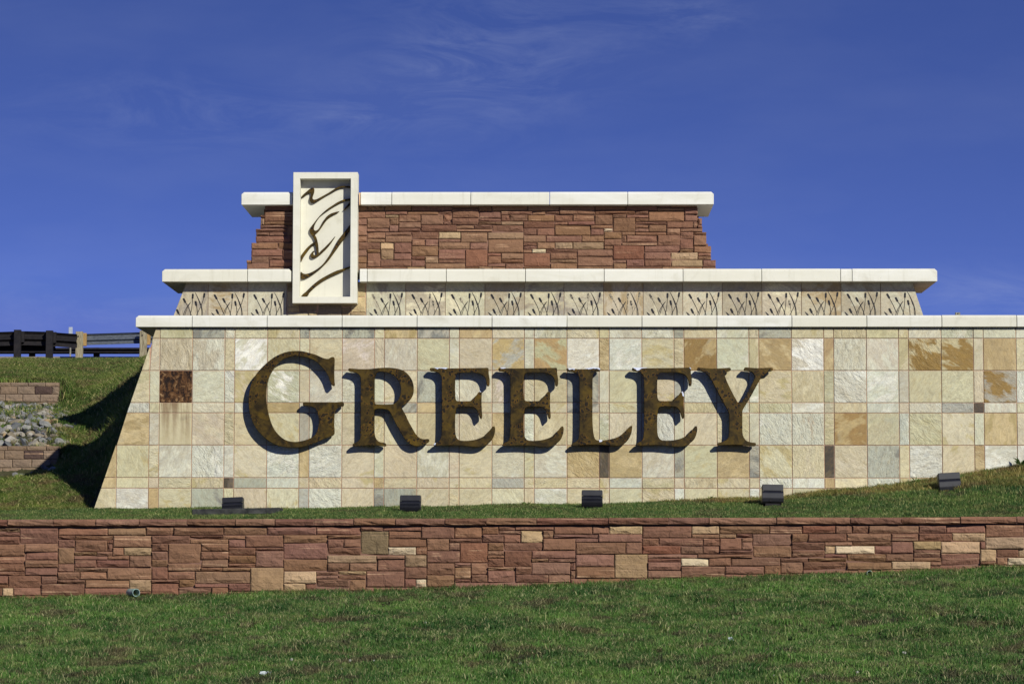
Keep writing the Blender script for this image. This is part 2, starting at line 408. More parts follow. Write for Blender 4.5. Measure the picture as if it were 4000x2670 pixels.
M['woodtan'] = mat_simple('tan_block_wood', rgb(140, 112, 70), rgb(180, 148, 96), 7, .9, .6, .01, .15, 0, (6, 6, .7))
M['pvc'] = mat_simple('pale_pvc', rgb(112, 146, 134), rgb(160, 176, 168), 12, .4, .1, .002, .5)
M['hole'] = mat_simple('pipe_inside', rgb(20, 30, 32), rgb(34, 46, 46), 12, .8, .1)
M['white'] = mat_simple('dull_white_plastic', rgb(150, 158, 168), rgb(176, 182, 190), 12, .5, .1)
M['boxgrey'] = mat_simple('grey_box', rgb(110, 108, 96), rgb(146, 142, 128), 30, .7, .2)
M['seed'] = mat_simple('dandelion_down', rgb(128, 130, 112), rgb(176, 176, 158), 40, .9, .6, .01)
M['stem'] = mat_simple('green_stem', rgb(86, 104, 56), rgb(110, 124, 70), 20, .8, 0)
M['paper'] = mat_simple('crumpled_paper', rgb(160, 170, 170), rgb(204, 210, 208), 20, .7, .3)

# ------------------------------------------------------------------ terrain
def wob(X, Y):
    return (.018 * np.sin(1.3 * X + .7 * Y) + .014 * np.sin(2.9 * X - 1.7 * Y + 1) + .010 * np.sin(.9 * X - 3.7 * Y + 2) + .012 * np.sin(4.3 * X + 3.1 * Y))
_bx = [-400, 0, 440, 1000, 2000, 3000, 4000, 4400]; _by = [2338, 2332, 2325, 2314, 2285, 2249, 2210, 2196]
_bX = [at(a, b, 34.95).x for a, b in zip(_bx, _by)]; _bZ = [at(a, b, 34.95).z - .045 for a, b in zip(_bx, _by)]
def Zlawn(X, Y):
    X = np.asarray(X, float); Y = np.asarray(Y, float)
    zb = np.interp(X, _bX, _bZ); d = 35 - Y
    s = np.where(d < 14, .077 * d, .077 * 14 + .03 * (d - 14)); s = np.where(d < 26, s, .077 * 14 + .03 * 12)
    k = np.clip(1 - (np.abs(d) - 14) / 20, 0, 1)
    return zb * k - .14 * (1 - k) - s + wob(X, Y) * np.clip(d / 1.5, .15, 1)
_sx = [-800, 0, 370, 1000, 2000, 2600, 3000, 3400, 3600, 3800, 4000, 4500]; _sy = [1990, 1988, 1987, 1984, 1970, 1957, 1938, 1899, 1872, 1838, 1812, 1770]
_sX = [at(a, b, 40).x for a, b in zip(_sx, _sy)]; _sZ = [at(a, b, 40).z - .045 for a, b in zip(_sx, _sy)]
_rX = [at(-800, 2038, 35).x, at(4800, 2022, 35).x]; _rZ = [at(-800, 2038, 35).z - .035, at(4800, 2022, 35).z - .035]
def Zstrip(X, Y):
    X = np.asarray(X, float); Y = np.asarray(Y, float)
    a = np.interp(X, _rX, _rZ); b = np.interp(X, _sX, _sZ); t = np.clip((Y - 35.35) / 4.6, 0, 1)
    k = np.clip((X - 2) / 3, 0, 1); t = t * (1 - k) + k * t ** 1.25
    return a + (b - a) * t + wob(X, Y) * .35
_tp = np.array([-800, 0, 100, 230, 270, 330, 400, 470, 540, 620])
_tY = np.array([40.4, 42, 43.2, 43.78, 43.93, 44.7, 46.5, 49.07, 49.24, 55, 65, 79.6, 82])
_T = np.array([[1988, 1988, 1987, 1987, 1986, 1985, 1980, 1960, 1930, 1900],
               [1932, 1930, 1922, 1908, 1902, 1890, 1868, 1790, 1690, 1440],
               [1894, 1890, 1876, 1856, 1848, 1832, 1795, 1710, 1610, 1430],
               [1850, 1846, 1834, 1812, 1808, 1796, 1762, 1680, 1585, 1425],
               [1752, 1750, 1752, 1762, 1780, 1784, 1750, 1668, 1578, 1422],
               [1706, 1704, 1700, 1700, 1728, 1738, 1708, 1635, 1552, 1420],
               [1642, 1640, 1638, 1640, 1652, 1656, 1640, 1582, 1516, 1416],
               [1582, 1580, 1584, 1594, 1590, 1578, 1565, 1530, 1482, 1412],
               [1500, 1498, 1500, 1510, 1550, 1562, 1552, 1522, 1476, 1411],
               [1470, 1470, 1470, 1474, 1486, 1494, 1494, 1480, 1452, 1406],
               [1436, 1436, 1436, 1436, 1440, 1444, 1444, 1438, 1428, 1404],
               [1408, 1408, 1406, 1404, 1403, 1402, 1401, 1400, 1400, 1400],
               [1408, 1408, 1406, 1404, 1403, 1402, 1401, 1400, 1400, 1400]], float)
def Zback(X, Y):
    """bank behind the sign: sight heights surveyed along bearings, so every terrace stays in view of the road"""
    X = np.asarray(X, float); Y = np.asarray(Y, float); sh = np.broadcast(X, Y).shape
    X = np.broadcast_to(X, sh).ravel(); Y = np.broadcast_to(Y, sh).ravel()
    b = np.clip(2160 + X / Y * F_PX, _tp[0], _tp[-1] - 1e-3); y = np.clip(Y, _tY[0], _tY[-1] - 1e-3)
    i = np.searchsorted(_tp, b, 'right') - 1; j = np.searchsorted(_tY, y, 'right') - 1
    u = (b - _tp[i]) / (_tp[i + 1] - _tp[i]); v = (y - _tY[j]) / (_tY[j + 1] - _tY[j])
    u = u * u * (3 - 2 * u) * .5 + u * .5
    p = (_T[j, i] * (1 - u) + _T[j, i + 1] * u) * (1 - v) + (_T[j + 1, i] * (1 - u) + _T[j + 1, i + 1] * u) * v
    z = (2240 - p) / F_PX * Y
    return z.reshape(sh) + (wob(X * .6, Y * .6) * 1.0 * (Y < 79)).reshape(sh)
def Zhill(X, Y):
    X = np.asarray(X, float); Y = np.asarray(Y, float)
    t = np.clip((Y - 40.06) / .7, 0, 1)
    far = np.clip((Y - 80.3) / 2, 0, 1)
    z = Zstrip(X, np.minimum(Y, 40.4)) * (1 - t) + Zback(X, Y) * t
    return z * (1 - far) + 6.08 * far

def mat_ground(name, cols, sc=1.0):
    t = NT(name, .95, .1); v = t.coords((1, 1, 1), False)
    a = t.noise(v, 1.6 * sc, 6, .65, .5); b = t.noise(v, 14 * sc, 4, .6); c3 = t.noise(v, 3.7 * sc, 4, .6)
    c = t.mix(t.ramp(a, .38, .62), cols[0], cols[1]); c = t.mix(t.ramp(c3, .5, .7), c, cols[2]); c = t.mix(t.ramp(b, .4, .7, 0, .5), c, cols[3])
    t.color(c); t.bump(t.noise(v, 30, 4), .9, .03); return t.m
G_COL = (rgb(40, 46, 24), rgb(52, 54, 30), rgb(66, 56, 38), rgb(28, 32, 18))
M['ground'] = mat_ground('lawn_thatch', G_COL)
M['hillg'] = mat_ground('rough_hillside_turf', (rgb(58, 62, 36), rgb(76, 74, 50), rgb(88, 82, 64), rgb(44, 46, 30)))
def grid(name, xs, ys, zf, mat, label):
    X, Y = np.meshgrid(xs, ys); Z = zf(X, Y); nx, ny = len(xs), len(ys)
    vs = np.c_[X.ravel(), Y.ravel(), Z.ravel()].tolist()
    fs = [(j * nx + i, j * nx + i + 1, (j + 1) * nx + i + 1, (j + 1) * nx + i) for j in range(ny - 1) for i in range(nx - 1)]
    o = link(name, mesh(name, vs, fs, True), mat); tag(o, label, kind='structure'); return o
def axis(core0, core1, st, lo, hi):
    c = list(np.arange(core0, core1 + 1e-6, st)); s = st; a = core0; L = []
    while a > lo: s *= 1.5; a -= s; L.append(a)
    s = st; b = core1; U = []
    while b < hi: s *= 1.5; b += s; U.append(b)
    return np.array(L[::-1] + c + U)
grid('lawn', axis(-10, 10, .25, -1500, 1500), np.r_[axis(19, 34.9, .25, -600, 34.8)[:-1], [35.0]], Zlawn, M['ground'], 'green lawn sloping up to the red sandstone wall')
def Zhill_all(X, Y): return Zhill(np.clip(X, -30, 28), np.minimum(Y, 100))
grid('hillside', axis(-16, -4, .2, -1500, -3.9)[:-1].tolist() + axis(-3.8, 13, .5, -3.9, 1500).tolist(), np.r_[[35.12], np.arange(35.3, 39.8, .3), [39.8, 40.04, 40.2, 40.4, 40.6, 40.8, 41], np.arange(41.2, 43.7, .2), [43.78, 43.93], np.arange(44.1, 49.0, .2), [49.07, 49.24], np.arange(49.4, 50.1, .2), axis(50.2, 84, .4, 50.1, 3000)], Zhill_all, M['hillg'], 'grassy bank climbing behind and beside the stone sign')

# ------------------------------------------------------------------ lower tile wall
YT = 40.0
def U(px, py, Y): return at(px, py, Y)
xcol = []
base = 622.0
for k in range(-1, 16):
    for off in (0, 128, 254): xcol.append(base + 292.9 * k + off)
# columns: left edges repeat big, big, narrow
xs_all = sorted(xcol)
XW = [U(x, 1600, YT).x for x in xs_all]
yrow = [1276, 1321.5, 1446.5, 1571.5, 1611.3, 1737, 1864, 1905, 2030, 2100]
ZW = [U(620, y, YT).z for y in yrow]
e0 = U(607, 1290, YT); e1 = U(368, 1983, YT)
def xedge(z): return e0.x + (z - e0.z) * (e1.x - e0.x) / (e1.z - e0.z)
XR = U(4520, 1600, YT).x
tile_wall = thing('tile_wall', 'long low wall of cream slate tiles with sloping left end carrying the bronze letters', 'wall', (U(2100, 1980, YT).x, YT, U(2100, 1980, YT).z))
TWL = tile_wall.location
def sub(v): return (v[0] - TWL[0], v[1] - TWL[1], v[2] - TWL[2])
def loc_poly(pts, org): return [(p[0] - org[0], p[1] - org[2]) for p in pts]
DEPTH = 1.72
zt = U(620, 1279, YT).z; zb = -.2
mb = MB().prism([(xedge(zb) + .012, zb), (XR, zb), (XR, zt), (xedge(zt) + .012, zt)], YT + .009, YT + DEPTH)
o = mb.build('wall_core', M['grout'], tile_wall); o.location = -Vector(TWL)
PAL = {'W': (194, 194, 174), 'G': (186, 183, 158), 'C': (190, 180, 144), 'T': (166, 147, 106), 'O': (140, 116, 70), 'S': (148, 148, 134), 'D': (72, 64, 55),
       'P': (184, 172, 142), 'B': (180, 166, 126), 'L': (168, 162, 122), 'Y': (206, 192, 150), 'V': (180, 164, 142)}
ROWS = [
 '--BLSGCCSGSCTSGTPGGCBGGSBGCSCBBBCGGGGGC',
 '-BPPGBMCCBVPGLGPEGXWTWCBOGBTMTGGBNNPTCG',
 '-BGRGWCMPGGGCSWGVCBSGLCSWCWCBLWWGCCPQWG',
 '-WCsGPGTGGLSSTGCGCCSCCCBBWLLWPBWPGSDGCG',
 'TTGsPBBCSGPCCBGPTWBLGPWGPBGWwBOLWLCGTPG',
 'TCCGWWCWTWCGCGPCGCGTDTGSCTSCYDPSCWCTWWG',
 'TCCCCDSWCBCTBCCBSCBBCWBPBCCWWTYWCCCCCCC',
 'BWTCSCCCSWCSSCBBCBWBCCCWCCWBCCCCCCCCCCC']
rnd = random.Random(7)
def tile_obj(poly, code, parent, org, y, name='tile', proud=0.0):
    mb = MB(); mb.prism([(p[0] - org[0], p[1] - org[2]) for p in poly], y - proud - org[1], y - org[1] + .03, .0035)
    base = {'M': 'G', 'N': 'B', 'Q': 'S', 'E': 'S', 'X': 'L', 'w': 'W'}.get(code, code)
    o = mb.build(name, M['rust_tile'] if code == 'R' else (M['stain'] if code == 's' else M['tile']), parent)
    c = PAL.get(base, (200, 190, 160)); j = rnd.uniform(-7, 7)
    if base in 'GCPVLBSY': c = tuple(.66 * v + .34 * m for v, m in zip(c, (186, 182, 156)))
    c = tuple(max(10, v + j + rnd.uniform(-2.5, 2.5)) for v in c)
    o.color = rgb(*c)
    t2, pt = {'M': ((222, 220, 206), .55), 'N': ((138, 112, 62), .5), 'Q': ((138, 112, 64), .5), 'E': ((176, 156, 108), .45), 'X': ((166, 140, 96), .6), 'w': ((178, 168, 144), .5),
              'W': ((208, 207, 190), .4), 'S': ((126, 126, 116), .4), 'V': ((200, 188, 172), .55), 'D': ((92, 84, 74), .3), 'O': ((170, 150, 106), .45), 'B': ((192, 182, 148), .5),
              'C': ((176, 164, 120), .36), 'G': ((196, 194, 172), .45), 'T': ((184, 166, 124), .5), 'P': ((192, 182, 154), .5), 'L': ((182, 178, 144), .5), 'Y': ((196, 186, 154), .4)}.get(code, ((196, 190, 160), .4))
    pt = min(.9, max(.1, pt + rnd.uniform(-.2, .2)))
    o['tint'] = [s2l(v) for v in t2]; o['patch'] = pt; o['cleft'] = rnd.choice([.16, .25, .35, .5, .75]) if code not in 'Ww' else rnd.choice([.4, .9])
    return o
EX = MB()
J = .005
for r in range(8):
    z1, z0 = ZW[r], ZW[r + 1]
    if r == 0: z1 = zt
    for c in range(len(XW) - 1):
        x0, x1 = XW[c] + J, XW[c + 1] - J
        ci = c - 1 + 2 - 1
        # column index: xs_all[0]=329 -> code column 0 is [323..449]
        code = ROWS[r][c] if c < len(ROWS[r]) else rnd.choice('CGBWCB')
        za, zc = z0 + J, z1 - J
        if x1 <= xedge(za) + .01 or x0 > XR: continue
        tri = x1 <= xedge(zc) + .004
        xa, xb = max(x0, xedge(za) + .0), max(x0, xedge(zc) + .0)
        if code == '-': code = 'B'
        if x1 - xa < .01: continue
        poly = [(xa, za), (x1, za), (x1, zc), (min(xb, x1 - .004), zc)]
        if tri: poly = [(xa, za), (x1, za), (x1, za + (x1 - xedge(za)) * (e1.z - e0.z) / (e1.x - e0.x))]
        if tri and poly[2][1] - za < .02: continue
        gz = np.interp((x0 + x1) / 2, _sX, _sZ)
        if z1 < gz - .05: continue
        if xs_all[c] > 4010:
            EX.prism([(p[0], p[1]) for p in poly], YT - .001, YT + .03, .0035); continue
        tile_obj(poly, code, tile_wall, TWL, YT, proud=rnd.uniform(0, .004))
o = EX.build('tile_courses', M['tile'], tile_wall); o.location = -Vector(TWL); tag(o, kind='stuff'); o.color = rgb(198, 186, 152)
o['tint'] = [.5, .45, .3]; o['patch'] = .4; o['cleft'] = .4

def coping(parent, org, x0, x1, z0, z1, yf, yb, chl=False, chr_=False, che=.035, name='coping_stone'):
    """a cast stone cap: chamfered top front edge; optional clipped corner at either end"""
    ch = .03
    prof = [(yf, z0), (yf, z1 - ch), (yf + ch, z1), (yb - ch, z1), (yb, z1 - ch), (yb, z0)]
    vs = []; fs = []
    secs = []
    if chl: secs += [(x0, che), (x0 + che, 0)]
    else: secs += [(x0, 0)]
    if chr_: secs += [(x1 - che, 0), (x1, che)]
    else: secs += [(x1, 0)]
    for x, cut in secs:
        for (y, z) in prof:
            zz = min(z, z1 - cut) if cut else z
            vs.append((x - org[0], y - org[1], zz - org[2]))
    n = len(prof)
    for s in range(len(secs) - 1):
        for i in range(n):
            j = (i + 1) % n
            fs.append((s * n + i, s * n + j, (s + 1) * n + j, (s + 1) * n + i))
    fs.append(tuple(range(n))[::-1]); fs.append(tuple(range((len(secs) - 1) * n, len(secs) * n)))
    o = link(name, mesh(name, vs, fs), M['coping'], parent)
    bm = bmesh.new(); bm.from_mesh(o.data); bmesh.ops.recalc_face_normals(bm, faces=bm.faces); bmesh.ops.bevel(bm, geom=[e for e in bm.edges], offset=.004, segments=1, affect='EDGES'); bm.to_mesh(o.data); bm.free()
    return o
YC = YT - .068
zc0, zc1 = U(2160, 1276, YC).z, U(2160, 1230.5, YC).z
edges = [530] + [750 + 292.9 * k for k in range(0, 13)]
for i in range(len(edges) - 1):
    a = U(edges[i], 1250, YC).x + (.004 if i else 0); b = U(edges[i + 1], 1250, YC).x - .004
    dz = rnd.uniform(-.003, .003)
    coping(tile_wall, TWL, a, b, zc0, zc1 + dz, YC + rnd.uniform(0, .004), YT + DEPTH + .06, chl=(i == 0))

# ------------------------------------------------------------------ frieze wall (middle tier)
YF = 42.90; YMC = 42.68
frieze = thing('frieze_wall', 'middle tier of the sign with slate panels and black iron cattails under a cream ledge', 'wall', (U(2150, 1232, YF).x, YF, U(2150, 1232, YF).z))
FL = frieze.location
zft = U(2160, 1100, YF).z; zfb = zc1 + .002
lft = lambda z: U(678, 1232, YF).x + (z - U(678, 1232, YF).z) * (U(712, 1145, YF).x - U(678, 1232, YF).x) / (U(712, 1145, YF).z - U(678, 1232, YF).z)
rgt = lambda z: U(3606, 1230, YF).x + (z - U(3606, 1230, YF).z) * (U(3566, 1110, YF).x - U(3606, 1230, YF).x) / (U(3566, 1110, YF).z - U(3606, 1230, YF).z)
mb = MB().prism([(lft(1.4) + .012, 1.4), (rgt(1.4) - .012, 1.4), (rgt(zft) - .012, zft), (lft(zft) + .012, zft)], YF + .012, YF + 1.55)
o = mb.build('wall_core', M['grout'], frieze); o.location = -Vector(FL)
pan = [658 + 154.6 * k for k in range(3)] + [1120]
panR = [1430 + 154.6 * k for k in range(0, 15)]
pcols = ['C'] * 17
PU = .1448 / 1000 * 6.909 * 0 + 1.0
def strip_poly(pts, w):
    """pts (x,z) with widths w -> closed outline"""
    n = len(pts); Lp = []; Rp = []
    for i in range(n):
        a = Vector(pts[max(0, i - 1)]); b = Vector(pts[min(n - 1, i + 1)]); d = (b - a).normalized(); nn = Vector((-d.y, d.x)); p = Vector(pts[i])
        Lp.append(tuple(p + nn * w[i] / 2)); Rp.append(tuple(p - nn * w[i] / 2))
    return Lp + Rp[::-1]
def cr_open(p, it=4):
    out = []; n = len(p)
    for i in range(n - 1):
        a = Vector(p[max(0, i - 1)]); b = Vector(p[i]); c = Vector(p[i + 1]); d = Vector(p[min(n - 1, i + 2)])
        for j in range(it):
            t = j / it
            out.append(tuple(.5 * ((2 * b) + (c - a) * t + (2 * a - 5 * b + 4 * c - d) * t * t + (3 * b - a - 3 * c + d) * t ** 3)))
    out.append(tuple(p[-1])); return out
PSC = (YF / F_PX) / 6.909          # metres per unit of the measured cattail drawing
def motif(kind, dat):
    mb = MB(); f = lambda p: ((p[0] - 75) * PSC, (988 - p[1]) * PSC)
    if kind == 'cattail':
        (h0, h1), stem = dat
        a, b = Vector(f(h0)), Vector(f(h1)); d = (b - a); L = d.length; d.normalize(); n = Vector((-d.y, d.x)); w = 25 * PSC
        P = lambda s, t: tuple(a + d * s * L + n * t * w)
        mb.prism([P(-.18, .55), P(-.02, .35), P(-.16, 0.0), P(-.02, -.35), P(-.2, -.6), P(.03, -1), P(.86, -1), P(1.0, -.35), P(1.0, .35), P(.86, 1), P(.03, 1)][::-1], -.006, 0, .001)
        pts = cr_open([f(p) for p in stem]); ww = [15 * PSC] * len(pts)
        mb.prism(strip_poly(pts, ww), -.003, -.0005)
        return mb.me('cattail')
    for pts, w0, w1, w2 in dat:
        pts = cr_open([f(p) for p in pts]); n = len(pts)
        ww = [((w0 + (w1 - w0) * min(1, 2 * i / (n - 1))) if i < n / 2 else (w1 + (w2 - w1) * (2 * i / (n - 1) - 1))) * PSC * 1.7 for i in range(n)]
        mb.prism(strip_poly(pts, ww), -.004, -.0005)
    return mb.me('leaf')
CT = [(((250, 418), (315, 532)), [(315, 532), (370, 640), (430, 760), (487, 912)]),
      (((480, 515), (536, 620)), [(536, 620), (590, 702), (640, 805), (703, 988)]),
      (((731, 392), (727, 515)), [(726, 515), (718, 640), (700, 800), (663, 988)]),
      (((808, 592), (832, 708)), [(834, 708), (850, 800), (864, 988)]),
      (((1047, 372), (1030, 487)), [(1029, 487), (990, 620), (930, 765), (822, 988)]),
      (((303, 818), (357, 928)), [(359, 928), (402, 988)])]
LF = [[([(795, 350), (860, 470), (915, 600), (950, 695)], 3, 14, 22), ([(952, 695), (972, 800), (980, 988)], 8, 7, 9), ([(964, 695), (1000, 860), (1008, 988)], 8, 7, 9)],
      [([(682, 598), (640, 655), (600, 705)], 3, 15, 12), ([(602, 700), (530, 820), (468, 988)], 9, 8, 9), ([(640, 660), (570, 800), (510, 988)], 8, 7, 9)],
      [([(163, 893), (205, 940), (246, 988)], 4, 18, 30)]]
CT_ME = [motif('cattail', d) for d in CT]; LF_ME = [motif('leaf', d) for d in LF]
for m_ in CT_ME + LF_ME: m_.materials.append(M['black_iron'])
WORN = {(4, 2), (4, 3), (5, 1), (8, 0), (8, 2), (9, 0), (9, 2), (9, 3), (9, 4), (10, 0), (13, 3), (3, 0)}
allp = [(pan[i], pan[i + 1]) for i in range(3)] + [(panR[i], panR[i + 1]) for i in range(14)]
zl = U(2160, 1238, YF).z
for k, (pa, pb) in enumerate(allp):
    xa, xb = U(pa, 1180, YF).x + .004, U(pb, 1180, YF).x - .004
    z0, z1 = zfb + .002, zft - .004
    if k == 0: poly = [(lft(z0), z0), (xb, z0), (xb, z1), (lft(z1), z1)]
    elif k == len(allp) - 1: poly = [(xa, z0), (rgt(z0) , z0), (rgt(z1), z1), (xa, z1)]
    else: poly = [(xa, z0), (xb, z0), (xb, z1), (xa, z1)]
    org = (xa, YF, U(pa, 1232.6 - (pa - 2000) * .0012, YF).z)
    mbp = MB().prism([(p[0] - org[0], p[1] - org[2]) for p in poly], 0, .03, .003)
    po = link('panel', mbp.me('panel'), M['tile'], frieze, (org[0] - FL[0], 0, org[2] - FL[2]))
    c = rnd.choice([(178, 169, 142), (168, 160, 136), (182, 175, 150), (162, 153, 128), (186, 179, 152)]); c = tuple(v + rnd.uniform(-2, 2) for v in c); po.color = rgb(*c)
    po['tint'] = [s2l(v) for v in rnd.choice([(204, 196, 164), (160, 142, 108), (184, 180, 156), (150, 142, 126)])]; po['patch'] = rnd.uniform(.3, .6); po['cleft'] = .14
    for q, me_ in enumerate(CT_ME):
        if (k == 0 and q == 0) or (k == len(allp) - 1 and q == 4): continue
        o = link('cattail', me_, None, po)
        if (k, q) in WORN:
            o.material_slots[0].link = 'OBJECT'; o.material_slots[0].material = M['worn_iron']; o['label'] = 'worn cattail with its black finish flaked off'
    for q, me_ in enumerate(LF_ME):
        if k == 0 and q == 2: continue
        link('leaf', me_, None, po)
zm0, zm1 = U(2160, 1099, YMC).z, U(2160, 1049, YMC).z
medge = [(633, 966.5), (966.5, 1138), (1404, 1434), (1434, 1743), (1743, 2052.4), (2052.4, 2360), (2360, 2668), (2668, 2975.4), (2975.4, 3283.6), (3283.6, 3328.7), (3328.7, 3661)]
for i, (a, b) in enumerate(medge):
    xa, xb = U(a, 1075, YMC).x + (.004 if i not in (0,) else 0), U(b, 1075, YMC).x - (.004 if i != len(medge) - 1 else 0)
    coping(frieze, FL, xa, xb, zm0, zm1 + rnd.uniform(-.002, .002), YMC + rnd.uniform(0, .004), YF + 1.6, chl=(i in (0,)), chr_=(i in (1, len(medge) - 1)))

# ------------------------------------------------------------------ ashlar packing and rock faced stones
def pack(nr, nc, inside, seeds, hs, rg, minw=3, maxw=11):
    g = [[-1] * nc for _ in range(nr)]; out = []
    for (r0, c0, r1, c1, code) in seeds:
        if all(0 <= r < nr and 0 <= c < nc and g[r][c] == -1 for r in range(r0, r1) for c in range(c0, c1)):
            for r in range(r0, r1):
                for c in range(c0, c1): g[r][c] = len(out)
            out.append((r0, c0, r1, c1, code))
    for r in range(nr):
        c = 0
        while c < nc:
            if g[r][c] != -1 or not inside(r, c): c += 1; continue
            L = 0
            while c + L < nc and g[r][c + L] == -1 and inside(r, c + L): L += 1
            h = rg.choices([a for a, _ in hs], [b for _, b in hs])[0]
            w = rg.randint(max(minw, int(h * 1.4)), min(maxw, max(minw + 2, h * 3 + 3)))
            if L - w < minw: w = L if L <= maxw + 1 else L // 2
            w = min(w, L)
            if w <= 2: h = min(h, 2)
            hh = 1
            while hh < h and r + hh < nr and all(g[r + hh][cc] == -1 and inside(r + hh, cc) for cc in range(c, c + w)): hh += 1
            h = min(hh, nr - r)
            # do not leave a one-unit sliver above the bottom
            for rr in range(r, r + h):
                for cc in range(c, c + w): g[rr][cc] = len(out)
            out.append((r, c, r + h, c + w, None)); c += w
    return out
def rock(x0, x1, z0, z1, y, rg, relief=.03, back=.08, chunk=.5):
    """rock faced block: front grid with broken relief, narrow rolled edge, straight back"""
    w, h = x1 - x0, z1 - z0
    nx = 5 if w > .22 else 4; nz = 4 if h > .12 else 3
    vs = []; fs = []
    e = min(.012, h * .16)
    xs = [x0 + e] + [x0 + e + (w - 2 * e) * (i + rg.uniform(-.25, .25)) / (nx - 1) for i in range(1, nx - 1)] + [x1 - e]
    zs = [z0 + e] + [z0 + e + (h - 2 * e) * (i + rg.uniform(-.2, .2)) / (nz - 1) for i in range(1, nz - 1)] + [z1 - e]
    proud = rg.uniform(.45, 1) * relief; sl = rg.uniform(-1, 1) * relief * .35; sz = rg.uniform(-.8, 1.2) * relief * .35
    F = [[0] * nz for _ in range(nx)]
    for i in range(nx):
        for j in range(nz):
            edge = (i in (0, nx - 1)) or (j in (0, nz - 1))
            yy = y - proud - sl * (2 * i / (nx - 1) - 1) - sz * (2 * j / (nz - 1) - 1) + rg.uniform(-.22, .22) * relief * (1 if not edge else .6) + (relief * .22 if edge else 0)
            F[i][j] = len(vs)
            vs.append((xs[i] + (rg.uniform(-.004, .004) if edge else 0), yy, zs[j] + (rg.uniform(-.004, .004) if edge else 0)))
    for i in range(nx - 1):
        for j in range(nz - 1):
            q = (F[i][j], F[i + 1][j], F[i + 1][j + 1], F[i][j + 1])
            if rg.random() < .5: fs += [(q[0], q[1], q[2]), (q[0], q[2], q[3])]
            else: fs += [(q[0], q[1], q[3]), (q[1], q[2], q[3])]
    per = [(i, 0) for i in range(nx)] + [(nx - 1, j) for j in range(1, nz)] + [(i, nz - 1) for i in range(nx - 2, -1, -1)] + [(0, j) for j in range(nz - 2, 0, -1)]
    ring = [F[i][j] for i, j in per]; k = len(ring); b0 = len(vs)
    for (i, j) in per:
        p = vs[F[i][j]]
        X = x0 if i == 0 else (x1 if i == nx - 1 else p[0]); Z = z0 if j == 0 else (z1 if j == nz - 1 else p[2])
        vs.append((X + rg.uniform(-.002, .002), p[1] + e * .9, Z + rg.uniform(-.002, .002)))
    for i in range(k):
        j = (i + 1) % k; fs.append((ring[i], b0 + i, b0 + j, ring[j]))
    b1 = len(vs)
    cr = [(x0, z0), (x1, z0), (x1, z1), (x0, z1)]
    for (X, Z) in cr: vs.append((X, y + back, Z))
    n4 = [0, nx - 1, nx - 1 + nz - 1, 2 * (nx - 1) + nz - 1]
    for s in range(4):
        a = n4[s]; b = n4[(s + 1) % 4] if s < 3 else k
        poly = [b0 + (t % k) for t in range(a, b + 1)]
        fs.append(tuple([b1 + s] + [b1 + (s + 1) % 4] + poly[::-1]))
    return vs, fs
REDS = [(134, 98, 78), (138, 102, 79), (128, 94, 75), (137, 100, 82), (140, 107, 82), (126, 92, 74), (136, 102, 77), (132, 97, 80)]
SC_ = {'r': (134, 99, 79), 'd': (120, 86, 69), 't': (160, 134, 98), 'o': (126, 108, 78), 'c': (212, 192, 158), 'p': (184, 156, 120), 'k': (132, 90, 70)}
def scol(code, rg, k=1.0):
    c = SC_[code] if code else (rg.choice(REDS) if rg.random() > .04 else rg.choice([(154, 126, 98), (160, 134, 104), (148, 118, 92)]))
    j = rg.uniform(-6, 6); return rgb(*[max(8, (v + j + rg.uniform(-2, 2)) * k * q) for v, q in zip(c, (.97, .97, .965))])

# ------------------------------------------------------------------ top tier of red stone
YR = 42.92; YUC = 42.75
red_wall = thing('red_stone_wall', 'top tier of rough red sandstone ashlar under a cream ledge', 'wall', (U(1870, 1053, YR).x, YR, U(1870, 1053, YR).z))
RL = red_wall.location
zr0, zr1 = zm1 + .002, U(2160, 798, YR).z
lr = lambda z: U(964, 1052, YR).x + (z - U(964, 1052, YR).z) * (U(1030, 842, YR).x - U(964, 1052, YR).x) / (U(1030, 842, YR).z - U(964, 1052, YR).z)
rr_ = lambda z: U(2793, 1044, YR).x + (z - U(2793, 1044, YR).z) * (U(2722, 830, YR).x - U(2793, 1044, YR).x) / (U(2722, 830, YR).z - U(2793, 1044, YR).z)
mb = MB().prism([(lr(zr0) + .05, zr0), (rr_(zr0) - .05, zr0), (rr_(zr1) - .05, zr1), (lr(zr1) + .05, zr1)], YR + .012, YR + 1.4)
o = mb.build('wall_core', M['mortar_red'], red_wall); o.location = -Vector(RL)
uh = (zr1 - zr0) / 19; uw = 17.5 / F_PX * YR
NCr = int((rr_(zr0) - lr(zr0)) / uw); uw = (rr_(zr0) - lr(zr0)) / NCr; Xr0 = lr(zr0)
def inside_r(r, c):
    z = zr1 - (r + .5) * uh; x = Xr0 + (c + .5) * uw
    return lr(z) - .3 * uw < x < rr_(z) + .3 * uw
def seed_r(x0, y0, x1, y1, code):
    a, b = U(x0, y0, YR), U(x1, y1, YR)
    return (round((zr1 - a.z) / uh), round((a.x - Xr0) / uw), max(round((zr1 - b.z) / uh), round((zr1 - a.z) / uh) + 1), round((b.x - Xr0) / uw), code)
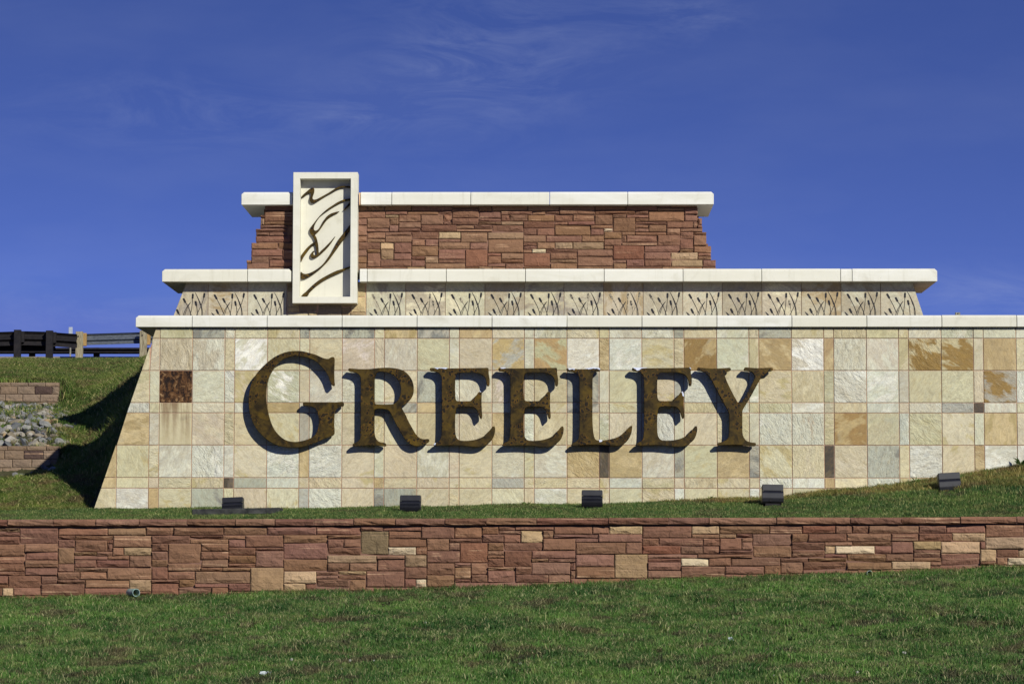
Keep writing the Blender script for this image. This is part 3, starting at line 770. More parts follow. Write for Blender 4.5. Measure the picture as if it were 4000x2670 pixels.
SR_ = [seed_r(*s) for s in ((1647, 838, 1734, 875, 'r'), (1609, 910, 1706, 939, 'r'), (1815, 969, 1906, 1039, 'k'), (1480, 943, 1540, 977, 'p'), (2039, 994, 2152, 1038, 'k'),
       (2398, 955, 2509, 1008, 'k'), (2077, 973, 2137, 991, 'c'), (2355, 888, 2387, 910, 'c'), (2617, 992, 2719, 1010, 'p'), (2090, 886, 2175, 921, 'r'), (2441, 922, 2564, 953, 'r'),
       (2317, 844, 2390, 884, 'r'), (2604, 863, 2717, 887, 'r'), (1431, 852, 1513, 892, 'r'), (1708, 905, 1792, 940, 'p'), (2511, 1016, 2613, 1046, 'd'), (1994, 833, 2057, 866, 'r'), (2160, 833, 2240, 866, 'r'))]
rg = random.Random(11)
stones = pack(19, NCr, inside_r, SR_, [(1, .3), (2, .52), (3, .16), (4, .02)], rg, 3, 9)
fx0, fx1 = U(1150, 900, YR).x, U(1390, 900, YR).x
jr = .005
wr = random.Random(5); WJ = {}
def wj(r, c, s=.004):
    if (r, c) not in WJ: WJ[(r, c)] = (wr.uniform(-s, s), wr.uniform(-s, s))
    return WJ[(r, c)]
def stone_bounds(st, X0, Z1, uw, uh, jit=.006):
    r0, c0, r1, c1, code = st
    return X0 + c0 * uw + wj(r0, c0)[0], X0 + c1 * uw + wj(r0, c1)[0], Z1 - r1 * uh + wj(r1, c0)[1], Z1 - r0 * uh + wj(r0, c0)[1]
nst = 0
for st in stones:
    x0, x1, z0, z1 = stone_bounds(st, Xr0, zr1, uw, uh)
    if x0 > fx0 and x1 < fx1: continue
    vs, fs = rock(x0 + jr, x1 - jr, z0 + jr, z1 - jr, YR, rg, .036, .1)
    o = link('stone', mesh('stone', [(v[0] - (x0 + x1) / 2, v[1] - YR, v[2] - z0) for v in vs], fs), M['red'], red_wall, ((x0 + x1) / 2 - RL.x, 0, z0 - RL.z))
    o.color = scol(st[4], rg); nst += 1
print('top stones', nst)
# quoin returns: stones wrapping the battered ends
for side in (0, 1):
    z = zr0; 
    while z < zr1 - .02:
        h = rg.choice([1, 2, 2, 3]) * uh; z2 = min(z + h, zr1)
        xe = lr((z + z2) / 2) if side == 0 else rr_((z + z2) / 2)
        y = YR + .11
        while y < YR + 1.35:
            y2 = min(y + rg.uniform(.25, .5), YR + 1.4)
            mb = MB().box(-.07 + rg.uniform(-.01, .015), .07 + rg.uniform(-.015, .01), 0, y2 - y - .008, 0, z2 - z - .008)
            o = mb.build('stone', M['red'], red_wall, (xe + (.06 if side == 0 else -.06) - RL.x, y - RL.y, z - RL.z)); o.color = scol(None, rg)
            y = y2
        z = z2
zu0, zu1 = U(2160, 798.5, YUC).z, U(2160, 748.5, YUC).z
uedge = [(943, 1144), (1408, 1530), (1530, 1838.6), (1838.6, 2147), (2147, 2452), (2452, 2788)]
for i, (a, b) in enumerate(uedge):
    xa, xb = U(a, 775, YUC).x + (.004 if i else 0), U(b, 775, YUC).x - (.004 if i != len(uedge) - 1 else 0)
    coping(red_wall, RL, xa, xb, zu0, zu1 + rnd.uniform(-.002, .002), YUC + rnd.uniform(0, .003), YR + 1.35, chl=(i == 0), chr_=(i == len(uedge) - 1))
xa, xb = U(1402, 775, YUC).x, U(1408, 775, YUC).x
mb = MB().box(xa, xb, YUC + .02, YUC + .3, zu0, zu1 - .01); o = mb.build('mortar_joint', M['mortar_tan'], red_wall); o.location = -Vector(RL)
# stone niche at the foot of the emblem, tan ledgestones
nx0, nx1 = U(1121, 1200, YF).x, U(1429, 1200, YF).x
stn = pack(10, 26, lambda r, c: True, [], [(1, .6), (2, .35), (3, .05)], rg, 3, 8)
nu, nh = (nx1 - nx0) / 26, (zft - zfb) / 10; WJ.clear()
for st in stn:
    x0, x1, z0, z1 = stone_bounds(st, nx0, zft, nu, nh)
    x0 = max(x0, nx0 + .002); x1 = min(x1, nx1 - .002); z0 = max(z0, zfb + .003)
    if U(1175, 1200, YF).x < x0 and x1 < U(1370, 1200, YF).x and z0 > U(1200, 1175, YF).z: continue
    vs, fs = rock(x0 + .003, x1 - .003, z0 + .003, z1 - .003, YF + .012, rg, .03, .02)
    o = link('stone', mesh('stone', [(v[0] - x0, v[1] - YF, v[2] - z0) for v in vs], fs), M['red'], frieze, (x0 - FL.x, 0, z0 - FL.z))
    o.color = rgb(*rg.choice([(176, 158, 118), (196, 176, 134), (160, 140, 106), (204, 190, 150), (150, 136, 112)]))

# ------------------------------------------------------------------ emblem
YE = 42.655
emb = thing('emblem_panel', 'tall cream framed panel with dark bronze swirls forming a face in profile', 'emblem', (U(1269, 1184, YE).x, YE, U(1269, 1184, YE).z))
EL = emb.location
ox0, ox1 = U(1143.5, 930, YE).x, U(1395.5, 930, YE).x; oz1, oz0 = U(1269, 672.5, YE).z, U(1269, 1184, YE).z
ix0, ix1 = U(1170.5, 930, YE).x, U(1368.5, 930, YE).x; iz1, iz0 = U(1269, 698, YE).z, U(1269, 1158.5, YE).z
mb = MB().prism([(ox0, oz0), (ox1, oz0), (ox1, oz1), (ox0, oz1)], YE, YE + .29, .006, holes=[[(ix0, iz0), (ix0, iz1), (ix1, iz1), (ix1, iz0)]])
o = mb.build('frame', M['coping'], emb); o.location = -Vector(EL)
YB = YE + .195
mb = MB().box(ix0 - .01, ix1 + .01, YB, YB + .08, iz0 - .01, iz1 + .01); o = mb.build('back_panel', M['coping'], emb); o.location = -Vector(EL)
A0 = (1130, 660); AS = 5.807
def eswirl(pts, sm=2):
    out = []
    for (a, b) in pts:
        p = at(A0[0] + a / AS, A0[1] + b / AS, YB)
        out.append((min(max(p.x, ix0 + .003), ix1 - .003) , min(max(p.z, iz0 + .002), iz1 - .003)))
    sp = smooth_poly(out, sm)
    return [(min(max(p[0], ix0 + .003), ix1 - .003) - EL.x, p[1] - EL.z) for p in sp]
XE = 1412
SW = [
 ('hair_swirl', [(266, 676), (280, 635), (330, 580), (400, 520), (470, 460), (520, 438), (560, 440), (572, 475), (565, 540), (545, 600), (530, 650), (540, 690), (570, 703), (620, 695), (700, 655), (800, 600), (900, 545), (1000, 480), (1080, 430), (1160, 400), (1260, 388), (XE, 402), (XE, 432), (1260, 425), (1180, 435), (1090, 470), (990, 530), (880, 590), (780, 650), (680, 715), (600, 765), (540, 785), (490, 765), (467, 715), (475, 660), (495, 600), (493, 560), (480, 545), (430, 565), (370, 610), (310, 650)]),
 ('face_profile', [(XE, 676), (1300, 688), (1220, 708), (1100, 760), (1000, 825), (900, 890), (800, 970), (700, 1065), (620, 1160), (550, 1250), (490, 1330), (467, 1400), (475, 1450), (505, 1495), (545, 1550), (575, 1610), (585, 1650), (560, 1672), (500, 1710), (420, 1780), (350, 1860), (300, 1930), (266, 1990), (266, 2112), (300, 2050), (340, 1980), (400, 1900), (460, 1820), (520, 1760), (580, 1715), (600, 1760), (615, 1840), (625, 1900), (622, 1950), (590, 1958), (560, 1950), (548, 1920), (555, 1895), (578, 1872), (560, 1862), (530, 1880), (500, 1920), (487, 1970), (495, 2005), (520, 2025), (560, 2030), (620, 2005), (700, 1950), (780, 1880), (860, 1800), (940, 1700), (1000, 1610), (1045, 1535), (1000, 1580), (950, 1640), (880, 1712), (800, 1792), (720, 1866), (675, 1912), (668, 1840), (660, 1730), (640, 1630), (620, 1560), (600, 1525), (588, 1500), (610, 1475), (660, 1430), (720, 1350), (780, 1260), (840, 1180), (900, 1120), (980, 1060), (1085, 1005), (1140, 968), (1050, 985), (950, 1018), (860, 1080), (800, 1155), (750, 1245), (700, 1330), (640, 1392), (590, 1405), (562, 1370), (568, 1300), (610, 1210), (680, 1110), (760, 1035), (880, 945), (1000, 865), (1120, 795), (1240, 740), (XE, 716)]),
 ('jaw_swirl', [(XE, 1255), (1290, 1390), (1200, 1505), (1140, 1580), (1080, 1680), (1020, 1790), (960, 1900), (900, 1990), (820, 2100), (740, 2190), (640, 2270), (540, 2330), (450, 2370), (370, 2385), (310, 2370), (270, 2335), (268, 2420), (272, 2498), (340, 2495), (400, 2475), (500, 2420), (600, 2350), (700, 2275), (800, 2180), (900, 2070), (980, 1960), (1060, 1850), (1130, 1750), (1200, 1655), (1250, 1590), (1310, 1500), (XE, 1350)]),
 ('neck_swirl', [(275, 2885), (380, 2790), (480, 2690), (580, 2600), (700, 2510), (820, 2440), (950, 2370), (1080, 2310), (1200, 2275), (1300, 2240), (XE, 2210), (XE, 2240), (1290, 2285), (1200, 2330), (1100, 2375), (980, 2430), (860, 2490), (740, 2565), (620, 2655), (520, 2750), (450, 2820), (410, 2890)]),
 ('short_swirl', [(1225, 948), (1290, 865), (XE, 730), (XE, 790), (1300, 900)])]
for nm, pts in SW:
    mb = MB().prism(eswirl(pts), YB - .048 - EL.y, YB - .0005 - EL.y, .004)
    mb.build(nm, M['bronze2'], emb)

# ------------------------------------------------------------------ letters
LT = {}
LT['G'] = ((950, 1360, 3.92), [(1300, 160), (1335, 140), (1375, 130), (1395, 155), (1393, 260), (1390, 400), (1395, 520), (1400, 555), (1385, 572), (1355, 560), (1330, 500), (1300, 420), (1250, 340), (1180, 260), (1100, 190), (1000, 145), (900, 122), (820, 115), (720, 125), (630, 155), (560, 200), (500, 260), (450, 330), (400, 420), (370, 520), (352, 620), (348, 760), (360, 880), (385, 1010), (425, 1140), (480, 1250), (560, 1340), (650, 1400), (740, 1425), (830, 1427), (920, 1410), (1000, 1385), (1070, 1350), (1110, 1310), (1140, 1240), (1155, 1150), (1153, 1050), (1135, 970), (1100, 920), (1050, 890), (980, 880), (925, 877), (912, 860), (915, 835), (945, 820), (1050, 822), (1200, 827), (1350, 828), (1450, 820), (1515, 815), (1535, 830), (1538, 865), (1520, 885), (1480, 890), (1440, 910), (1410, 950), (1395, 1000), (1390, 1100), (1390, 1180), (1395, 1260), (1390, 1310), (1350, 1340), (1250, 1375), (1150, 1420), (1000, 1480), (850, 1512), (700, 1515), (560, 1495), (440, 1445), (330, 1370), (240, 1280), (170, 1180), (120, 1060), (90, 940), (82, 800), (90, 680), (120, 550), (170, 440), (240, 340), (340, 240), (450, 150), (560, 90), (680, 50), (800, 38), (900, 42), (1000, 65), (1120, 100), (1220, 145)], None)
S4 = 1568 / 360
LT['R'] = ((1340, 1400, S4), [(88, 190), (100, 165), (150, 168), (260, 175), (420, 177), (500, 170), (620, 158), (740, 152), (850, 158), (950, 175), (1030, 205), (1100, 260), (1160, 340), (1192, 430), (1200, 510), (1190, 600), (1150, 680), (1090, 745), (1030, 785), (990, 800), (1010, 860), (1060, 950), (1110, 1060), (1160, 1150), (1210, 1240), (1260, 1310), (1320, 1355), (1380, 1368), (1440, 1363), (1462, 1375), (1465, 1400), (1440, 1425), (1390, 1450), (1330, 1475), (1250, 1488), (1180, 1470), (1110, 1430), (1060, 1375), (1010, 1300), (950, 1200), (890, 1090), (840, 990), (800, 910), (760, 870), (700, 855), (620, 850), (560, 855), (535, 868), (528, 900), (525, 1000), (525, 1150), (535, 1270), (550, 1340), (590, 1395), (640, 1420), (700, 1430), (728, 1445), (730, 1475), (710, 1488), (600, 1480), (450, 1472), (300, 1480), (180, 1492), (162, 1475), (165, 1448), (200, 1432), (250, 1405), (285, 1370), (295, 1300), (298, 1150), (298, 900), (300, 600), (302, 400), (298, 330), (275, 280), (230, 245), (160, 225), (100, 212)],
           [(545, 300), (570, 240), (610, 222), (700, 225), (780, 240), (860, 280), (920, 340), (965, 420), (983, 500), (975, 600), (945, 690), (900, 745), (850, 770), (750, 778), (640, 778), (560, 770), (538, 745), (530, 650), (530, 500), (533, 380)])
EE = [(170, 180), (185, 157), (300, 165), (450, 165), (700, 162), (900, 160), (1100, 156), (1155, 156), (1168, 175), (1172, 260), (1185, 340), (1187, 400), (1180, 450), (1160, 468), (1138, 455), (1130, 400), (1115, 340), (1080, 290), (1030, 260), (950, 240), (850, 235), (720, 237), (650, 240), (615, 265), (603, 320), (598, 450), (600, 600), (608, 680), (630, 715), (690, 723), (790, 722), (860, 718), (890, 700), (930, 660), (970, 610), (995, 575), (1020, 560), (1045, 568), (1052, 600), (1048, 700), (1050, 800), (1055, 900), (1060, 980), (1050, 1015), (1030, 1020), (1010, 980), (990, 910), (960, 860), (920, 825), (860, 815), (760, 815), (670, 818), (625, 840), (608, 900), (600, 1000), (598, 1150), (605, 1270), (625, 1340), (670, 1385), (740, 1395), (830, 1393), (920, 1380), (1010, 1355), (1090, 1315), (1140, 1265), (1190, 1215), (1230, 1165), (1255, 1148), (1275, 1160), (1280, 1210), (1265, 1290), (1230, 1370), (1170, 1430), (1100, 1475), (1000, 1498), (880, 1495), (750, 1480), (600, 1472), (450, 1475), (300, 1482), (240, 1480), (238, 1465), (260, 1440), (320, 1410), (350, 1370), (365, 1300), (372, 1150), (375, 900), (373, 600), (372, 400), (368, 320), (345, 270), (300, 235), (230, 215), (180, 208)]
LT['E1'] = ((1640, 1400, S4), EE, None); LT['E2'] = ((1908, 1400, S4), EE, None); LT['E3'] = ((2430, 1399.3, S4), EE, None)
LT['L'] = ((2170, 1400, S4), [(187, 185), (200, 167), (320, 175), (450, 178), (600, 172), (720, 160), (755, 165), (763, 190), (750, 212), (700, 218), (660, 235), (640, 270), (632, 330), (630, 500), (628, 800), (630, 1050), (638, 1200), (655, 1310), (680, 1370), (730, 1390), (800, 1388), (900, 1375), (990, 1355), (1070, 1325), (1140, 1275), (1200, 1215), (1260, 1155), (1290, 1138), (1305, 1155), (1303, 1200), (1290, 1270), (1255, 1350), (1200, 1420), (1130, 1465), (1050, 1480), (950, 1475), (800, 1467), (650, 1462), (500, 1467), (380, 1475), (300, 1482), (280, 1462), (285, 1440), (340, 1415), (380, 1380), (400, 1310), (408, 1150), (410, 800), (408, 500), (405, 350), (390, 285), (345, 245), (280, 225), (205, 212)], None)
LT['Y'] = ((2690, 1400, S4), [(145, 185), (160, 150), (220, 155), (330, 163), (470, 167), (600, 160), (690, 153), (718, 170), (712, 200), (680, 212), (640, 230), (615, 265), (620, 300), (650, 380), (700, 490), (750, 590), (800, 680), (835, 740), (852, 757), (900, 745), (940, 690), (990, 600), (1040, 510), (1085, 420), (1115, 355), (1125, 300), (1105, 250), (1060, 218), (1000, 208), (950, 203), (940, 185), (960, 148), (1030, 152), (1150, 160), (1280, 158), (1400, 153), (1428, 160), (1433, 185), (1420, 205), (1370, 218), (1330, 235), (1270, 290), (1225, 340), (1180, 420), (1120, 530), (1060, 640), (1000, 740), (940, 840), (918, 890), (915, 1000), (915, 1150), (918, 1270), (940, 1340), (980, 1390), (1050, 1418), (1120, 1428), (1145, 1440), (1143, 1470), (1115, 1487), (1000, 1475), (850, 1465), (700, 1465), (580, 1470), (510, 1477), (488, 1462), (495, 1435), (560, 1418), (630, 1390), (670, 1350), (688, 1280), (693, 1150), (693, 1000), (685, 920), (650, 850), (590, 740), (520, 610), (450, 480), (390, 360), (330, 280), (270, 230), (200, 208), (150, 203)], None)
YL = YT - .155
LLAB = {'G': 'large bronze capital letter G, first and tallest letter on the tile wall', 'R': 'mottled bronze letter R standing right of the big G',
        'E1': 'mottled bronze letter E between the letter R and another E', 'E2': 'mottled bronze letter E between another E and the letter L',
        'L': 'mottled bronze letter L with pale flaked patches along its top serif', 'E3': 'mottled bronze letter E between the letters L and Y', 'Y': 'mottled bronze letter Y, last letter at the right end of the word'}
PINS = {'G': [(220, 800), (1000, 90), (850, 1470), (1270, 950)], 'R': [(410, 400), (410, 1200), (1090, 500), (1150, 1300)], 'E': [(480, 400), (480, 1200), (1000, 200), (1050, 1430)],
        'L': [(510, 400), (510, 1200), (1050, 1420)], 'Y': [(400, 300), (1150, 300), (800, 1000), (800, 1400)]}
FLK = {'E1': [[(190, 152), (240, 152), (300, 178), (320, 162), (440, 176), (470, 160), (460, 150)], [(232, 1460), (255, 1432), (275, 1440), (262, 1466)], [(1008, 560), (1028, 548), (1046, 560), (1030, 570)]],
       'L': [[(215, 164), (235, 190), (300, 178), (318, 198), (335, 176), (320, 164)], [(465, 172), (520, 160), (600, 150), (740, 156), (764, 178), (740, 186), (700, 168), (650, 164), (560, 182), (520, 172)], [(735, 1385), (768, 1382), (800, 1390), (765, 1416), (745, 1410)]],
       'E3': [[(182, 156), (270, 154), (420, 154), (430, 162), (330, 170), (290, 200), (250, 208), (225, 180)], [(1008, 575), (1030, 560), (1050, 600), (1052, 650), (1034, 640), (1024, 600)], [(1140, 152), (1166, 160), (1172, 185), (1158, 170)]],
       'E2': [[(196, 153), (280, 152), (300, 160), (220, 168)]]}
for key in ('G', 'R', 'E1', 'E2', 'L', 'E3', 'Y'):
    (ox, oy, sc), pts, hole = LT[key]
    cx = sum(p[0] for p in pts) / len(pts)
    org = at(ox + cx / sc, oy + 1480 / sc, YL)
    t = thing('letter', LLAB[key], 'letter', org, 'bronze letters mounted on the tile wall')
    f = lambda q: tuple((at(ox + q[0] / sc, oy + q[1] / sc, YL) - org).xz)
    outl = smooth_poly([f(p) for p in pts], 3); hl = [smooth_poly([f(p) for p in hole], 3)] if hole else None
    MB().prism(outl, 0, .082, .005, holes=hl).build('letter_body', M['bronze'], t)
    for p in PINS[key[0]]:
        q = f(p); MB().tube((q[0], .083, q[1]), (q[0], .16, q[1]), .01, n=8).build('mounting_pin', M['dark_steel'], t)
    frg = random.Random(3)
    for fl in FLK.get(key, []):
        pp = []
        fp = [f(p) for p in fl]
        for i in range(len(fp)):
            a, b = Vector(fp[i]), Vector(fp[(i + 1) % len(fp)])
            pp.append(tuple(a)); pp.append(tuple((a + b) / 2 + Vector((frg.uniform(-.006, .006), frg.uniform(-.005, .005)))))
        MB().prism(pp, -.003, .012).build('bare_patch', M['bare'], t)

# ------------------------------------------------------------------ red retaining wall in front
YG = 35.0
ret = thing('retaining_wall', 'low red sandstone retaining wall crossing the lawn in front of the sign', 'wall', (0, YG, at(2160, 2330, YG).z))
GL = ret.location
zg1 = lambda x: at(0, 2061, YG).z + (x - at(0, 2061, YG).x) * (at(4000, 2050, YG).z - at(0, 2061, YG).z) / (at(4000, 2050, YG).x - at(0, 2061, YG).x)
gx0, gx1 = at(-1700, 2200, YG).x, at(5300, 2200, YG).x
ZG1 = at(2000, 2055, YG).z; slope = (zg1(1) - zg1(0))
guh = 15.6 / F_PX * YG; guw = 21.5 / F_PX * YG
GNR = 20; GNC = int((gx1 - gx0) / guw)
mb = MB().prism([(-60, -1.5), (60, -1.5), (60, zg1(15) + .02), (gx1, zg1(gx1) + .02), (gx0, zg1(gx0) + .02), (-60, zg1(-15) + .02)], YG + .012, YG + .30)
o = mb.build('wall_core', M['mortar_red'], ret); o.location = -Vector(GL)
def seed_g(x0, y0, x1, y1, code):
    a, b = at(x0, y0, YG), at(x1, y1, YG); o_ = slope * (a.x + b.x) / 2 - slope * at(2000, 2055, YG).x
    r0 = max(0, round((ZG1 + o_ - a.z) / guh)); r1 = max(r0 + 1, round((ZG1 + o_ - b.z) / guh))
    return (r0, round((a.x - gx0) / guw), r1, max(round((b.x - gx0) / guw), round((a.x - gx0) / guw) + 2), code)
SG = [(290, 2108, 420, 2158, 'r'), (666, 2116, 792, 2198, 'r'), (158, 2275, 328, 2323, 'd'), (1414, 2072, 1524, 2160, 'o'), (980, 2222, 1099, 2303, 't'), (1788, 2121, 1898, 2202, 'k'),
      (1526, 2140, 1629, 2171, 'c'), (1099, 2272, 1194, 2302, 'p'), (1103, 2235, 1227, 2270, 'p'), (1634, 2253, 1673, 2284, 'c'), (1315, 2222, 1429, 2248, 'p'), (2026, 2078, 2125, 2114, 'p'),
      (2379, 2060, 2508, 2092, 'p'), (2700, 2060, 2801, 2088, 'p'), (2407, 2171, 2528, 2251, 't'), (2660, 2176, 2761, 2215, 'c'), (2257, 2121, 2433, 2167, 'r'), (2506, 2130, 2658, 2165, 'k'),
      (2805, 2099, 2904, 2151, 'r'), (2130, 2108, 2255, 2151, 'r'), (2077, 2202, 2222, 2249, 'r'), (3213, 2125, 3273, 2163, 'p'), (3275, 2125, 3409, 2163, 'c'), (3488, 2189, 3624, 2222, 'p'),
      (3681, 2115, 3819, 2157, 'p'), (3822, 2147, 3902, 2185, 'p'), (3940, 2182, 4010, 2207, 'c'), (3574, 2115, 3676, 2147, 't'), (3728, 2086, 3854, 2111, 'p'), (3128, 2187, 3312, 2223, 'r'),
      (3858, 2056, 3995, 2099, 'r'), (483, 2139, 592, 2170, 't'), (14, 2300, 50, 2324, 'p'), (509, 2174, 587, 2221, 'r'), (3143, 2056, 3258, 2088, 'k'), (1653, 2060, 1786, 2098, 'r'), (24, 2245, 160, 2297, 'r')]
rg = random.Random(23); WJ.clear()
stones = pack(GNR, GNC, lambda r, c: True, [seed_g(*s) for s in SG], [(1, .2), (2, .52), (3, .24), (4, .04)], rg, 3, 9)
cand = []; rest = MB(); restc = []
for st in stones:
    x0, x1, z0, z1 = stone_bounds(st, gx0, ZG1, guw, guh)
    o_ = slope * (x0 + x1) / 2 - slope * at(2000, 2055, YG).x
    z0 += o_; z1 += o_
    zg = float(Zlawn((x0 + x1) / 2, 34.95))
    if z1 < zg - .02: continue
    vis = (x1 > at(0, 2200, YG).x and x0 < at(4000, 2200, YG).x)
    cand.append(((x1 - x0) * (z1 - max(z0, zg)) if vis else -1, x0, x1, z0, z1, st[4]))
cand.sort(key=lambda a: -a[0])
for i, (ar, x0, x1, z0, z1, code) in enumerate(cand):
    vs, fs = rock(x0 + .004, x1 - .004, z0 + .004, z1 - .004, YG, rg, .040, .06)
    col = scol(code, rg, .98)
    if i < 268 and ar > 0:
        o = link('stone', mesh('stone', [(v[0] - (x0 + x1) / 2, v[1] - YG, v[2] - z0) for v in vs], fs), M['red'], ret, ((x0 + x1) / 2 - GL.x, 0, z0 - GL.z)); o.color = col
    else:
        rest.add([(v[0] - GL.x, v[1] - GL.y, v[2] - GL.z) for v in vs], fs); restc += [col] * len(vs)
print('ret stones', len(cand))
me_ = rest.me('small_stones'); ca = me_.color_attributes.new('stone_colour', 'FLOAT_COLOR', 'POINT'); ca.data.foreach_set('color', [c for q in restc for c in q])
tag(link('small_stones', me_, M['redA'], ret), kind='stuff')
# capstones
px = -560.0; caps = [(a, a + 220) for a in range(-1660, -560, 220)] + [(-560, -330), (-330, -150), (-150, 30), (30, 208), (208, 375), (375, 545), (545, 730), (730, 920), (920, 1075), (1075, 1226), (1226, 1382), (1382, 1545), (1545, 1738), (1738, 1898), (1898, 2097), (2097, 2377), (2377, 2612), (2612, 2770), (2770, 3034), (3034, 3322), (3322, 3520), (3520, 3752), (3752, 3972), (3972, 4180), (4180, 4560), (4560, 4800), (4800, 5050), (5050, 5300)]
for (a, b) in caps:
    X0, X1 = at(a, 2030, YG - .07).x, at(b, 2030, YG - .07).x
    xm = (X0 + X1) / 2; zt_ = zg1(xm) + .105
    w = X1 - X0
    n = max(3, int(w / .1)); vs = []; fs = []
    H = .082; rz = rg.uniform(-.004, .004)
    prof = [(.37, 0), (.37, H), (.012, H + .001), (0, H - .012), (-.012, H * .6), (-.006, H * .25), (.004, .004), (.016, 0)]
    for i in range(n + 1):
        x = .006 + (w - .012) * i / n
        k = rg.uniform(-.012, .012)
        for j, (py_, pz_) in enumerate(prof):
            yy = py_ + (0 if j < 2 else k + rg.uniform(-.009, .009)); vs.append((x, yy, pz_ + (rg.uniform(-.003, .003) if 2 < j < 6 else 0)))
    m_ = len(prof)
    for i in range(n):
        for j in range(m_):
            q = (j + 1) % m_; fs.append((i * m_ + j, i * m_ + q, (i + 1) * m_ + q, (i + 1) * m_ + j))
    fs.append(tuple(range(m_))[::-1]); fs.append(tuple(range(n * m_, (n + 1) * m_)))
    me = mesh('coping_stone', vs, fs); bm = bmesh.new(); bm.from_mesh(me); bmesh.ops.recalc_face_normals(bm, faces=bm.faces); bm.to_mesh(me); bm.free()
    o = link('coping_stone', me, M['red'], ret, (X0 - GL.x, YG - .07 - GL.y, zt_ - .085 + rz - GL.z)); o.color = scol(rg.choice([None, None, 'r', 'd']), rg, .98)
    MB().box(-.006, .006, .0, .36, .0, H - .008).build('mortar_joint', M['mortar_red'], ret, (X0 - GL.x, YG - .055 - GL.y, zt_ - .085 - GL.z))

# ------------------------------------------------------------------ floodlights
def floodlight(x0, x1, ytop, ybot, Y, tilt, fins, label):
    ybot += 9; a = at(x0, ybot, Y); b = at(x1, ybot, Y); w = b.x - a.x; h = at((x0 + x1) / 2, ytop, Y).z - a.z
    xm = (a.x + b.x) / 2
    t = thing('floodlight', label, 'floodlight', (xm, Y, a.z), 'floodlights aimed at the tile wall'); t.rotation_euler.y = tilt
    hs = h
    prof = [(.03, 0.0), (.005, hs * .12), (0.0, hs * .3), (.012, hs * .55), (.04, hs * .66), (.20, hs * .66), (.22, .02), (.2, 0)]
    def ext(prof, x0, x1):
        n = len(prof); vs = [(x, p[0], p[1]) for x in (x0, x1) for p in prof]
        fs = [(i, (i + 1) % n, n + (i + 1) % n, n + i) for i in range(n)] + [tuple(range(n)), tuple(range(n, 2 * n))[::-1]]
        return vs, fs
    def emit(name, prof, x0, x1, mat):
        vs, fs = ext(prof, x0, x1); me = mesh(name, vs, fs); bm = bmesh.new(); bm.from_mesh(me); bmesh.ops.recalc_face_normals(bm, faces=bm.faces)
        bmesh.ops.bevel(bm, geom=[e for e in bm.edges], offset=.004, segments=2, affect='EDGES'); bm.to_mesh(me); bm.free(); return link(name, me, mat, t)
    emit('housing', prof, -w / 2, w / 2, M['lamp'])
    emit('hood', [(.036, hs * .675), (.06, hs), (.075, hs), (.26, hs * .93), (.26, hs * .9), (.08, hs * .92), (.06, hs * .675)], -w / 2 + .004, w / 2 - .004, M['lamp'])
    for s in (-1, 1):
        emit('side_cheek', [(.06, hs * .66), (.075, hs * .96), (.24, hs * .9), (.2, hs * .64)], s * (w / 2 - .004) - .004, s * (w / 2 - .004) + .004, M['lamp'])
    MB().box(-w / 2 + .02, w / 2 - .02, .1, .19, hs * .662, hs * .69).build('lens', M['lampglass'], t)
    if fins:
        m = MB(); n = 22
        for i in range(n):
            x = -w / 2 + .012 + (w - .024) * i / (n - 1)
            m.add(*ext([(-.006, hs * .02), (-.008, hs * .5), (.016, hs * .56), (.03, hs * .02)], x - .0018, x + .0018))
        tag(m.build('cooling_fins', M['lamp'], t), kind='stuff')
    else:
        m = MB().box(-.05, -.02, -.004, .004, hs * .12, hs * .2); m.build('fixing_lug', M['dark_steel'], t)
    MB().box(-w * .35, w * .35, .02, .2, -.06, .004).build('mounting_foot', M['dark_steel'], t)
    return t
floodlight(867, 949, 1940, 1994, 38.6, R(-2.5), True, 'finned charcoal floodlight tilted on a long dark slab, leftmost of the five')
floodlight(1561, 1643, 1932, 1990, 38.6, 0, True, 'finned charcoal floodlight in the grass below the letters G and R')
floodlight(2272, 2354, 1912, 1971, 38.7, R(.5), True, 'finned charcoal floodlight in the grass below the letter L')
floodlight(2978, 3061, 1890, 1957, 38.7, R(1.0), False, 'smooth rounded charcoal floodlight in the grass just right of the letter Y')
floodlight(3672, 3757, 1844, 1913, 38.9, R(-3.5), False, 'smooth rounded charcoal floodlight highest on the slope at the far right')
def slab(x0, x1, y0, y1, Y, d, label, tilt=0):
    a, b = at(x0, y1, Y), at(x1, y0, Y); mb = MB().box(0, b.x - a.x, 0, d, -.035, b.z - a.z, .008)
    o = mb.build('concrete_pad', M['pad'], None, a); o.rotation_euler.y = tilt; tag(o, label, 'pad')
slab(750, 1090, 1988, 2002, 38.3, .55, 'long dark slab under the leftmost tilted floodlight', R(-1.2))
# ------------------------------------------------------------------ small fittings
def pipe(px, py, Y, r, label, yaw=0, buried=0):
    p = at(px, py, Y); t = thing('drain_pipe', label, 'pipe', p, 'drain pipes through the retaining wall', yaw)
    n = 20; vs = []; fs = []
    rings = [(-.16, r), (-.165, r * .97), (-.165, r * .86), (-.16, r * .83), (.1, r * .83)]
    rings = [(.1, r)] + rings
    for (y, rr) in rings:
        for i in range(n): a = 2 * math.pi * i / n; vs.append((rr * math.cos(a), y, rr * math.sin(a)))
    for k in range(len(rings) - 1):
        for i in range(n): j = (i + 1) % n; fs.append((k * n + i, k * n + j, (k + 1) * n + j, (k + 1) * n + i))
    link('pipe_wall', mesh('pipe_wall', vs, fs, True), M['pvc'], t)
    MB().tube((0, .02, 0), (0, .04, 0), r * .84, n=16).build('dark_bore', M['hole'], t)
pipe(515, 2313, 34.94, .05, 'pale green drain pipe poking out at the foot of the red wall, left', R(28))
pipe(3396, 2238, 34.94, .036, 'half buried drain pipe at the foot of the red wall, right', R(-5))
